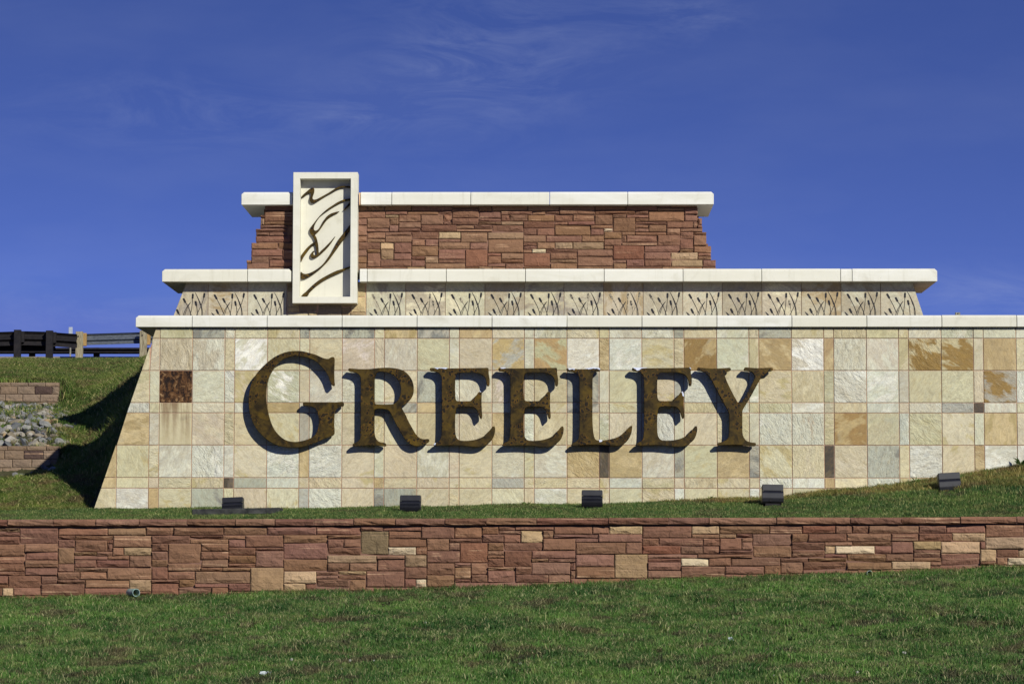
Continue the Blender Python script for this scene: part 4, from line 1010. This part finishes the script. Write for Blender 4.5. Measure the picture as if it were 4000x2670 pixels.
p = at(3742, 1223, 40.75); bz = zc1
t = thing('junction_box', 'small grey box with a round opening on top of the tile wall', 'box', (p.x, 40.75, bz))
hgt = at(3742, 1219.5, 40.75).z - bz
MB().box(-.034, .034, 0, .06, 0, hgt, .004).build('box_body', M['boxgrey'], t)
MB().tube((0, -.006, hgt - .018), (0, .002, hgt - .018), .009, n=12).build('round_opening', M['hole'], t)

# ------------------------------------------------------------------ block walls and riprap on the left bank
def block_wall(Y, top, xr, courses, darks, label):
    P = at(xr, top, Y); t = thing('block_wall', label, 'wall', (P.x, Y, P.z), 'stepped block walls on the left bank')
    rgb_ = random.Random(int(Y)); z = 0; XL = -4.5
    for ci, (h, first) in enumerate(courses):
        x = -first if ci else -first; edges_ = [0, -first]
        while edges_[-1] > XL: edges_.append(edges_[-1] - .303)
        for k in range(len(edges_) - 1):
            xa, xb = edges_[k + 1] + .003, edges_[k] - .003
            cxp = (xa + xb) / 2
            vs, fs = rock(xa, xb, z - h + .002, z - .002, 0, rgb_, .016, .20)
            o = link('block', mesh('block', vs, fs), M['red'], t)
            dark = any(d0 < cxp < d1 and ci == dc for d0, d1, dc in darks)
            o.color = rgb(*((84, 68, 62) if dark else rgb_.choice([(132, 112, 92), (138, 118, 97), (128, 108, 88), (134, 116, 98)])))
            if dark: o['label'] = 'dark brown block'
        z -= h
    return t
b1 = block_wall(43.8, 1741, 230, [(.072, .20), (.134, .245), (.134, .12), (.134, .27)], [(-.56, -.24, 1)], 'lower tan block wall stepping out of the rocks on the left bank')
b2 = block_wall(49.1, 1493, 230, [(.074, .24), (.134, .12), (.134, .33), (.134, .2)], [(-.43, -.11, 1)], 'upper tan block wall above the heap of grey rocks')
# rocks
rr = random.Random(77)
def rock_mesh(i):
    bm = bmesh.new(); bmesh.ops.create_icosphere(bm, subdivisions=2, radius=1.1)
    rl = random.Random(i * 13 + 1)
    for _ in range(11):
        n = Vector((rl.gauss(0, 1), rl.gauss(0, 1), rl.gauss(0, 1))).normalized(); d = rl.uniform(.38, .68)
        for v in bm.verts:
            q = v.co.dot(n)
            if q > d: v.co -= n * (q - d)
    for v in bm.verts: v.co += Vector((rl.uniform(-.03, .03), rl.uniform(-.03, .03), rl.uniform(-.03, .03)))
    bmesh.ops.dissolve_limit(bm, angle_limit=R(9), verts=bm.verts, edges=bm.edges)
    bmesh.ops.triangulate(bm, faces=bm.faces)
    me = bpy.data.meshes.new('rock'); bm.to_mesh(me); bm.free(); return me
def mat_rock():
    t = NT('grey_riprap', .9, .15); v = t.coords((1, 1, 1)); a = t.noise(v, 4, 6, .65, .4)
    c = t.mix(t.ramp(a, .35, .7), t.objcol(), t.mix(1.0, t.objcol(), (1.4, 1.36, 1.3, 1), 'MULTIPLY')); c = t.mix(t.ramp(t.noise(v, 2.5, 4), .6, .75, 0, .5), c, rgb(140, 118, 88))
    t.color(c); t.bump(t.noise(v, 10, 6, .65), .8, .05); return t.m
M['rock'] = mat_rock()
RM = [rock_mesh(i) for i in range(9)]
for m_ in RM: m_.materials.append(M['rock'])
placed = []
def add_rock(x, y, s, z=None, kind=None):
    zz = float(Zhill(x, y)) if z is None else z
    o = link('rock', rr.choice(RM), None, None, (x, y, zz + s * .12))
    o.scale = (s * rr.uniform(.8, 1.25), s * rr.uniform(.7, 1.1), s * rr.uniform(.5, .8)); o.rotation_euler = (rr.uniform(-.6, .6), rr.uniform(-.6, .6), rr.uniform(0, 6.28))
    if kind == 'tan':
        o.color = rgb(146, 126, 96); tag(o, 'tan brown broken rock among the grey riprap on the left bank', 'rock', 'tan rocks in the riprap')
    else:
        o.color = rgb(*rr.choice([(112, 112, 108), (128, 128, 122), (96, 98, 98), (134, 128, 115), (118, 120, 120), (126, 117, 100), (144, 140, 131)]))
        tag(o, 'jagged grey broken rock in the riprap heap on the left bank', 'rock', 'grey riprap rocks on the left bank')
cnt = 0; tries = 0
while cnt < 290 and tries < 14000:
    tries += 1
    y = rr.uniform(44.05, 49.0); px_ = rr.uniform(-110, 290 - (y - 44) * 4); x = at(px_, 1650, y).x; s = rr.choice([rr.uniform(.06, .11), rr.uniform(.08, .16)])
    if px_ > 190 and rr.random() < .5: continue
    if any((x - a) ** 2 + ((y - b) * .9) ** 2 < (.56 * (s + c)) ** 2 for a, b, c in placed): continue
    placed.append((x, y, s)); add_rock(x, y, s, None, 'tan' if rr.random() < .05 else None); cnt += 1
for k in range(26):
    y = rr.uniform(43.15, 43.6); px_ = rr.uniform(-200, 260) - (43.6 - y) * 260
    x = at(px_, 1800, y).x; s = rr.uniform(.06, .12); add_rock(x, y, s)
print('rocks', cnt)

# ------------------------------------------------------------------ guardrails
def beam(path, zt_fn, h, mat, parent, flip=1):
    """W profile swept along path (x,y)"""
    prof = [(0, 1), (.03, .97), (.08, .80), (.08, .70), (0, .55), (0, .45), (.08, .30), (.08, .20), (.03, .03), (0, 0)]
    vs = []; fs = []; n = len(prof)
    for (x, y) in path:
        z = zt_fn(x, y)
        for (d, k) in prof: vs.append((x, y + d * flip, z - h * (1 - k)))
        for (d, k) in prof: vs.append((x, y + d * flip + .006, z - h * (1 - k)))
    for i in range(len(path) - 1):
        a, b = i * 2 * n, (i + 1) * 2 * n
        for j in range(n - 1):
            fs.append((a + j, b + j, b + j + 1, a + j + 1)); fs.append((a + n + j + 1, b + n + j + 1, b + n + j, a + n + j))
    return link('beam', mesh('beam', vs, fs), mat, parent)
t = thing('guardrail', 'galvanised steel guardrail on grey wooden posts behind the sloping wall end', 'guardrail', at(300, 1400, 80))
TL = t.location
xa = at(322, 1300, 80.1).x; xb = at(1500, 1300, 80.1).x
o = beam([(xa, 80.28), ((xa + xb) / 2, 80.26), (xb, 80.22)], lambda x, y: at(322, 1304, 80.28).z + (x - xa) * .03, .32, M['galv'], t); o.location = -Vector(TL)
for k, pxx in enumerate((309, 559, 810, 1060)):
    p = at(pxx, 1294 if k == 0 else 1290, 80); zb_ = 6.0
    MB().box(-.1, .1, 0, .15, zb_ - .5 - p.z, 0, .01).build('post', M['wood'], t, (p.x - TL.x, 0, p.z - TL.z))
    MB().box(0, .12, .15, .27, -.40, -.03, .008).build('spacer_block', M['woodtan'], t, (p.x + .06 - TL.x, 0, p.z - TL.z))
    MB().tube((0, -.015, -.14), (0, 0, -.14), .02, n=8).build('bolt', M['dark_steel'], t, (p.x - TL.x - .02, 0, p.z - TL.z))
t = thing('guardrail', 'dark steel guardrail curving off to the left above the bank', 'guardrail', at(100, 1405, 79.6)); TL = t.location
pth = [(-500, 1300), (-200, 1298), (0, 1296), (90, 1293), (180, 1295), (240, 1300), (300, 1304)]
o = beam([(at(a, b, 79.8).x, 79.8) for a, b in pth], lambda x, y: float(np.interp(x, [at(a, b, 79.8).x for a, b in pth], [at(a, b, 79.8).z for a, b in pth])), .40, M['dark_steel'], t); o.location = -Vector(TL)
o = beam([(at(a, b, 79.9).x, 79.95) for a, b in ((-500, 1350), (0, 1348), (130, 1350), (215, 1345))], lambda x, y: at(0, 1346, 79.9).z, .13, M['dark_steel'], t); o.location = -Vector(TL)
for (pxx, pt) in ((-190, 1290), (-65, 1288), (67, 1287), (192, 1290)):
    p = at(pxx, pt, 79.6)
    MB().box(-.095, .095, 0, .16, 5.5 - p.z, 0, .01).build('post', M['dark_steel'], t, (p.x - TL.x, 0, p.z - TL.z))
    MB().box(.02, .17, .16, .24, -.35, -.03, .008).build('spacer_block', M['dark_steel'], t, (p.x - TL.x, 0, p.z - TL.z))
t = thing('guardrail', 'far dark guardrail seen low behind the nearer rails across the road', 'guardrail', at(300, 1375, 88)); TL = t.location
xa, xb = at(-500, 1360, 88).x, at(1500, 1360, 88).x
o = beam([(xa, 88), ((xa + xb) / 2, 88), (xb, 88)], lambda x, y: at(300, 1357, 88).z, .20, M['dark_steel'], t, -1); o.location = -Vector(TL)
for pxx in range(-380, 1500, 252):
    p = at(pxx, 1359, 88.1); MB().box(-.09, .09, 0, .16, 5.8 - p.z, .02, .01).build('post', M['dark_steel'], t, (p.x - TL.x, .1, p.z - TL.z))
# flexible marker post
p = at(276, 1277, 85); t = thing('marker_post', 'slim white reflector post standing beyond the guardrail', 'marker post', (p.x, 85, 6.08))
h = p.z - 6.08
MB().box(-.022, .022, 0, .02, 0, h - .18, .004).build('post', M['boxgrey'], t)
o = MB().box(-.06, .06, -.012, .0, h - .26, h, .004).build('reflector_plate', M['white'], t)
# concrete kerb strip along the road edge
ke = MB(); xa, xb = at(-400, 1400, 80.9).x, at(560, 1400, 80.9).x
o = MB().box(xa, xb, 80.9, 81.05, 5.9, at(300, 1392, 80.9).z, .01).build('kerb', mat_simple('old_concrete', rgb(112, 106, 90), rgb(140, 132, 114), 6, .9, .4), None); tag(o, 'low concrete kerb along the road behind the guardrail posts', 'kerb')

# ------------------------------------------------------------------ grass
def blade_tuft(name, n, rad, h0, h1, w, lean, seed, mat, flat=0.0):
    rgx = random.Random(seed); vs = []; fs = []; tones = []
    for i in range(n):
        a = rgx.uniform(0, 6.283); r = rad * math.sqrt(rgx.random()); x, y = r * math.cos(a), r * math.sin(a)
        h = rgx.uniform(h0, h1); ww = w * rgx.uniform(.6, 1.3); f = rgx.uniform(0, 6.283); l = rgx.uniform(.1, 1) * lean * h; la = rgx.uniform(0, 6.283)
        dx, dy = math.cos(f) * ww / 2, math.sin(f) * ww / 2; lx, ly = math.cos(la) * l, math.sin(la) * l
        b = len(vs)
        vs += [(x - dx, y - dy, -.01), (x + dx, y + dy, -.01), (x + lx * .35 + dx * .8, y + ly * .35 + dy * .8, h * .6), (x + lx * .35 - dx * .8, y + ly * .35 - dy * .8, h * .6), (x + lx, y + ly, h * rgx.uniform(.75, 1))]
        fs += [(b, b + 1, b + 2, b + 3), (b + 3, b + 2, b + 4)]
        tones += [rgx.random()] * 5
    me = mesh(name, vs, fs); at_ = me.attributes.new('tone', 'FLOAT', 'POINT'); at_.data.foreach_set('value', tones)
    me.materials.append(mat)
    return bpy.data.objects.new(name, me)
def grass_object(name, pts, scl, tufts, label, seed):
    col = bpy.data.collections.new(name + '_tufts')
    for t_ in tufts: col.objects.link(t_)
    me = bpy.data.meshes.new(name); me.from_pydata(pts.tolist(), [], [])
    a = me.attributes.new('tuft_size', 'FLOAT', 'POINT'); a.data.foreach_set('value', scl.tolist())
    o = link(name, me); tag(o, label, 'grass', kind='stuff')
    ng = bpy.data.node_groups.new(name + '_spread', 'GeometryNodeTree')
    ng.interface.new_socket('Geometry', in_out='INPUT', socket_type='NodeSocketGeometry'); ng.interface.new_socket('Geometry', in_out='OUTPUT', socket_type='NodeSocketGeometry')
    L = ng.links.new; gi = ng.nodes.new('NodeGroupInput'); go = ng.nodes.new('NodeGroupOutput')
    ip = ng.nodes.new('GeometryNodeInstanceOnPoints'); ci = ng.nodes.new('GeometryNodeCollectionInfo'); ci.inputs['Collection'].default_value = col
    ci.inputs['Separate Children'].default_value = True; ci.inputs['Reset Children'].default_value = True
    L(gi.outputs[0], ip.inputs['Points']); L(ci.outputs[0], ip.inputs['Instance']); ip.inputs['Pick Instance'].default_value = True
    rv = ng.nodes.new('FunctionNodeRandomValue'); rv.data_type = 'FLOAT_VECTOR'; rv.inputs[0].default_value = (-.12, -.12, 0); rv.inputs[1].default_value = (.12, .12, 6.283); rv.inputs['Seed'].default_value = seed
    L(rv.outputs[0], ip.inputs['Rotation'])
    na = ng.nodes.new('GeometryNodeInputNamedAttribute'); na.data_type = 'FLOAT'; na.inputs['Name'].default_value = 'tuft_size'; L(na.outputs['Attribute'], ip.inputs['Scale'])
    L(ip.outputs[0], go.inputs[0])
    md = o.modifiers.new('spread', 'NODES'); md.node_group = ng
    return o
GR = [rgb(58, 94, 40), rgb(98, 134, 58), rgb(142, 148, 86), rgb(92, 82, 58), rgb(168, 162, 116)]
M['blade'] = mat_blade('lawn_blades', GR)
M['blade2'] = mat_blade('upper_lawn_blades', [rgb(66, 98, 44), rgb(100, 124, 58), rgb(128, 136, 74), rgb(92, 92, 56), rgb(156, 152, 98)])
M['bladedry'] = mat_blade('dry_blades', [rgb(120, 114, 56), rgb(142, 130, 72), rgb(104, 112, 52), rgb(136, 112, 72), rgb(176, 160, 104)])
M['bladehill'] = mat_blade('hill_blades', [rgb(78, 108, 44), rgb(122, 136, 60), rgb(142, 134, 78), rgb(120, 102, 68), rgb(172, 158, 108)])
NP = np.random.RandomState(4)
def npnoise(X, Y, f, s):
    r_ = np.random.RandomState(s); z = 0
    for k in range(6):
        a = r_.uniform(0, 6.28); w = f * r_.uniform(.6, 1.9); z = z + np.sin(w * (X * math.cos(a) + Y * math.sin(a)) + r_.uniform(0, 6.28))
    return z / 6
# lawn
n = 76000
Y = 35 - 12.8 * NP.rand(n) ** 1.0; hw = Y * 2000 / F_PX + 3.4; X = (NP.rand(n) * 2 - 1) * hw - Y * .0145 * 0
ns = npnoise(X, Y, 1.6, 3); ns2 = npnoise(X, Y * .8, 7, 8); ns3 = npnoise(X, Y, 19, 18)
sc = (.80 + .5 * ns + .55 * ns2 + .75 * ns3 + .3 * NP.rand(n)).clip(.22, 1.9)
Z = Zlawn(X, Y)
T1 = [blade_tuft('blade_tuft', 34, .075, .025, .065, .0065, .9, 100 + i, M['blade']) for i in range(5)]
grass_object('lawn_grass', np.c_[X, Y, Z], sc, T1, 'mown grass of the front lawn with dry and dark patches', 1)
# taller scattered tufts in the lawn
n = 7500
Y = 34.95 - 12.4 * NP.rand(n); hw = Y * 2000 / F_PX + 1.6; X = (NP.rand(n) * 2 - 1) * hw; keep = npnoise(X, Y, 2.3, 5) > .12; X, Y = X[keep], Y[keep]
T1b = [blade_tuft('long_tuft', 22, .05, .06, .12, .006, 1.1, 140 + i, M['blade']) for i in range(3)]
grass_object('rough_tufts', np.c_[X, Y, Zlawn(X, Y)], (.6 + .5 * NP.rand(len(X))), T1b, 'longer uncut grass tufts scattered over the front lawn', 2)
# strip between the walls
n = 33000
X = NP.uniform(-15.5, 12.0, n); Y = 35.34 + 4.62 * NP.rand(n); 
T2 = [blade_tuft('strip_tuft', 30, .08, .03, .07, .008, .8, 200 + i, M['blade2']) for i in range(4)]
Z = Zhill(X, Y); sc = (.85 + .3 * npnoise(X, Y, 2, 9) + .3 * NP.rand(n))
for (a_, b_, y0_, y1_) in ((740, 1100, 37.3, 38.95), (2970, 3070, 38.0, 38.9), (1555, 1650, 38.0, 38.75), (2265, 2360, 38.1, 38.8), (3665, 3765, 38.2, 39.0)):
    near = (X > at(a_, 1990, 38.4).x) & (X < at(b_, 1990, 38.4).x) & (Y > y0_) & (Y < y1_); sc = np.where(near, sc * .32, sc)
dry = (X > 1.5) & (Y > 39.45 - .14 * np.clip(X - 2, 0, 7) + .45 * npnoise(X, Y, 3, 31)) & (NP.rand(n) < .72)
grass_object('upper_lawn_grass', np.c_[X, Y, Z][~dry], sc[~dry], T2, 'green grass strip between the red wall and the tile wall', 3)
T2d = [blade_tuft('dry_tuft', 26, .08, .03, .09, .008, 1.0, 240 + i, M['bladedry']) for i in range(4)]
grass_object('dry_grass', np.c_[X, Y, Z][dry], sc[dry], T2d, 'yellowing dry grass along the tile wall at the right', 4)
# ragged fringes at the foot of both walls
n = 1500; X = NP.uniform(-6.6, 9.4, n); Y = 39.97 - .1 * NP.rand(n); k = npnoise(X, X * 0, 3.2, 12) > -.05; X, Y = X[k], Y[k]
T3 = [blade_tuft('fringe_tuft', 16, .05, .03, .085, .007, .8, 300 + i, M['bladedry'] if i == 0 else M['blade2']) for i in range(3)]
grass_object('wall_foot_grass', np.c_[X, Y, Zhill(X, Y)], .4 + .7 * NP.rand(len(X)), T3, 'ragged grass fringe growing against the foot of the tile wall', 5)
n = 1900; X = NP.uniform(-12, 12, n); Y = 34.93 - .12 * NP.rand(n)
T3b = [blade_tuft('fringe_tuft', 18, .06, .04, .10, .007, .8, 330 + i, M['blade2']) for i in range(3)]
grass_object('red_wall_foot_grass', np.c_[X, Y, Zlawn(X, Y)], .5 + .7 * NP.rand(n), T3b, 'green grass fringe at the foot of the red sandstone wall', 6)
# left bank
n = 76000
Y = 40.1 + 39.6 * NP.rand(n) ** 2.3; pxs = NP.uniform(-900, 640, n) ; pxs = np.where((pxs < -260) & (NP.rand(n) < .45), NP.uniform(-260, 640, n), pxs); X = (pxs - 2160) / F_PX * Y
k = np.ones(n, bool)
k &= ~((Y < 41.9) & (X > -6.75)); k &= ~((Y < 44.5) & (X > -5.6))
pr = pxs
k &= ~((Y > 43.7) & (Y < 49.0) & (pr > -260 - NP.rand(n) * 60) & (pr < 215 + NP.rand(n) * 60) & (NP.rand(n) > .05))
k &= ~((Y > 43.35) & (Y < 44.0) & (pr < 240)); k &= ~((Y > 48.9) & (Y < 49.35) & (pr < 235))
X, Y = X[k], Y[k]
T4 = [blade_tuft('bank_tuft', 32, .10, .035, .10, .010, 1.0, 400 + i, M['bladehill']) for i in range(5)]
sc = (.75 + .5 * npnoise(X, Y, .9, 21) + .5 * NP.rand(len(X))).clip(.3, 1.8) * np.where(Y > 70, .42, 1.0) * np.interp(Y, [40, 48, 80], [.85, 1.2, 1.35])
grass_object('bank_grass', np.c_[X, Y, Zhill(X, Y)], sc, T4, 'coarse green and straw coloured grass covering the left bank', 7)

# ------------------------------------------------------------------ dandelion clocks, weeds and litter
def on_lawn(px, py):
    for Y in np.arange(23.5, 34.9, .02):
        p = at(px, py, Y)
        if p.z <= float(Zlawn(p.x, Y)): return Vector((p.x, Y, float(Zlawn(p.x, Y))))
    p = at(px, py, 30); return Vector((p.x, 30, float(Zlawn(p.x, 30))))
bm = bmesh.new(); bmesh.ops.create_icosphere(bm, subdivisions=2, radius=.019)
sd = random.Random(9)
for v in bm.verts: v.co *= sd.uniform(.82, 1.12)
seed_me = bpy.data.meshes.new('seed_head'); bm.to_mesh(seed_me); bm.free(); seed_me.materials.append(M['seed'])
stem_me = MB().tube((0, 0, -.02), (.004, 0, .07), .002, n=6).me('stem'); stem_me.materials.append(M['stem'])
DL = ['dandelion seed head in the bottom of the lawn left of the letter R', 'dandelion seed head standing left of a close neighbour, below the big G', 'dandelion seed head just right of a close neighbour, below the R', 'dandelion seed head in the lawn below the leg of the letter R', 'dandelion seed head nearest the red wall, below the first E', 'dandelion seed head near the bottom edge below the second E', 'dandelion seed head near the bottom edge below the letter L', 'large dandelion seed head low in the lawn right of the letter Y', 'leaning upper head of a pair of dandelion clocks below the highest floodlight side', 'lower head of a touching pair of dandelion clocks in the right lawn', 'dandelion seed head furthest to the right in the lawn', 'dandelion seed head at the bottom edge below the letter Y', 'lowest dandelion seed head of the right lawn, under the large one']
for i, (px_, py_) in enumerate([(1137, 2585), (1334, 2612), (1366, 2585), (1460, 2580), (1661, 2434), (2030, 2602), (2168, 2590), (3372, 2600), (3527, 2548), (3534, 2556), (3855, 2556), (3022, 2640), (3348, 2632)]):
    g = on_lawn(px_, py_ + 18)
    t = thing('dandelion', DL[i], 'dandelion', g, 'dandelion clocks scattered in the front lawn')
    t.scale = [sd.uniform(.5, .85)] * 3
    link('seed_head', seed_me, None, t, (.004, 0, .085)); link('stem', stem_me, None, t)
def scrap(px_, py_, s, label, seed):
    g = on_lawn(px_, py_); r_ = random.Random(seed); vs = []; fs = []; n = 5
    for i in range(n):
        for j in range(n): vs.append(((i / (n - 1) - .5) * s * r_.uniform(.8, 1.1), (j / (n - 1) - .5) * s * .7, r_.uniform(.02, .075)))
    fs = [(i * n + j, (i + 1) * n + j, (i + 1) * n + j + 1, i * n + j + 1) for i in range(n - 1) for j in range(n - 1)]
    o = link('paper_scrap', mesh('paper_scrap', vs, fs), M['paper'], None, g); md = o.modifiers.new('thick', 'SOLIDIFY'); md.thickness = .002; tag(o, label, 'litter')
scrap(1035, 2650, .11, 'crumpled white paper scrap in the grass at the bottom edge', 3)
scrap(2855, 2515, .05, 'small pale scrap in the grass right of centre', 5)
def weed(px_, py_, Y, h, n, label, mat='blade2', seed=1):
    p = at(px_, py_, Y); z = float(Zhill(p.x, Y)) if Y > 35.2 else float(Zlawn(p.x, Y)); r_ = random.Random(seed); t = thing('weed', label, 'weed', (p.x, Y, z))
    m = MB()
    for i in range(n):
        a = r_.uniform(0, 6.28); l = r_.uniform(.3, 1) * h; d = Vector((math.cos(a), math.sin(a) * .6, 0)); w = l * .22
        b0 = Vector((0, 0, r_.uniform(0, .4) * h)); mid = b0 + d * l * .45 + Vector((0, 0, l * .4)); tip = b0 + d * l * .9 + Vector((0, 0, l * r_.uniform(.2, .8))); sd_ = Vector((-d.y, d.x, 0)) * w / 2
        m.add([b0, mid + sd_, tip, mid - sd_], [(0, 1, 2), (0, 2, 3)])
    o = m.build('leaves', M['stemleaf'], t); MB().tube((0, 0, -.01), (.01, 0, h * .7), .004, .002, 6).build('stem', M['stemleaf'], t)
M['stemleaf'] = mat_simple('weed_leaf', rgb(64, 92, 36), rgb(92, 118, 50), 20, .6, .1)
weed(2062, 1965, 39.9, .11, 12, 'leafy weed at the foot of the tile wall below the second E', seed=2)
weed(2772, 1950, 39.9, .12, 12, 'leafy weed at the foot of the tile wall below the letter Y', seed=4)
weed(3575, 1870, 39.85, .13, 14, 'dark leafy weed at the tile wall left of the highest floodlight', seed=5)
weed(3990, 1815, 39.85, .20, 22, 'bushy weed at the wall foot by the right edge', seed=6)
weed(450, 2322, 34.88, .11, 16, 'low weed beside the left drain pipe', seed=7)
weed(1752, 2265, 34.9, .10, 10, 'small weed sprouting before the red wall below the letter E', seed=8)
weed(2310, 2012, 36.2, .07, 12, 'small dark weed in the grass strip below the third floodlight', seed=9)
weed(3500, 2010, 36.0, .07, 12, 'bright green weed in the grass strip at the right', seed=10)
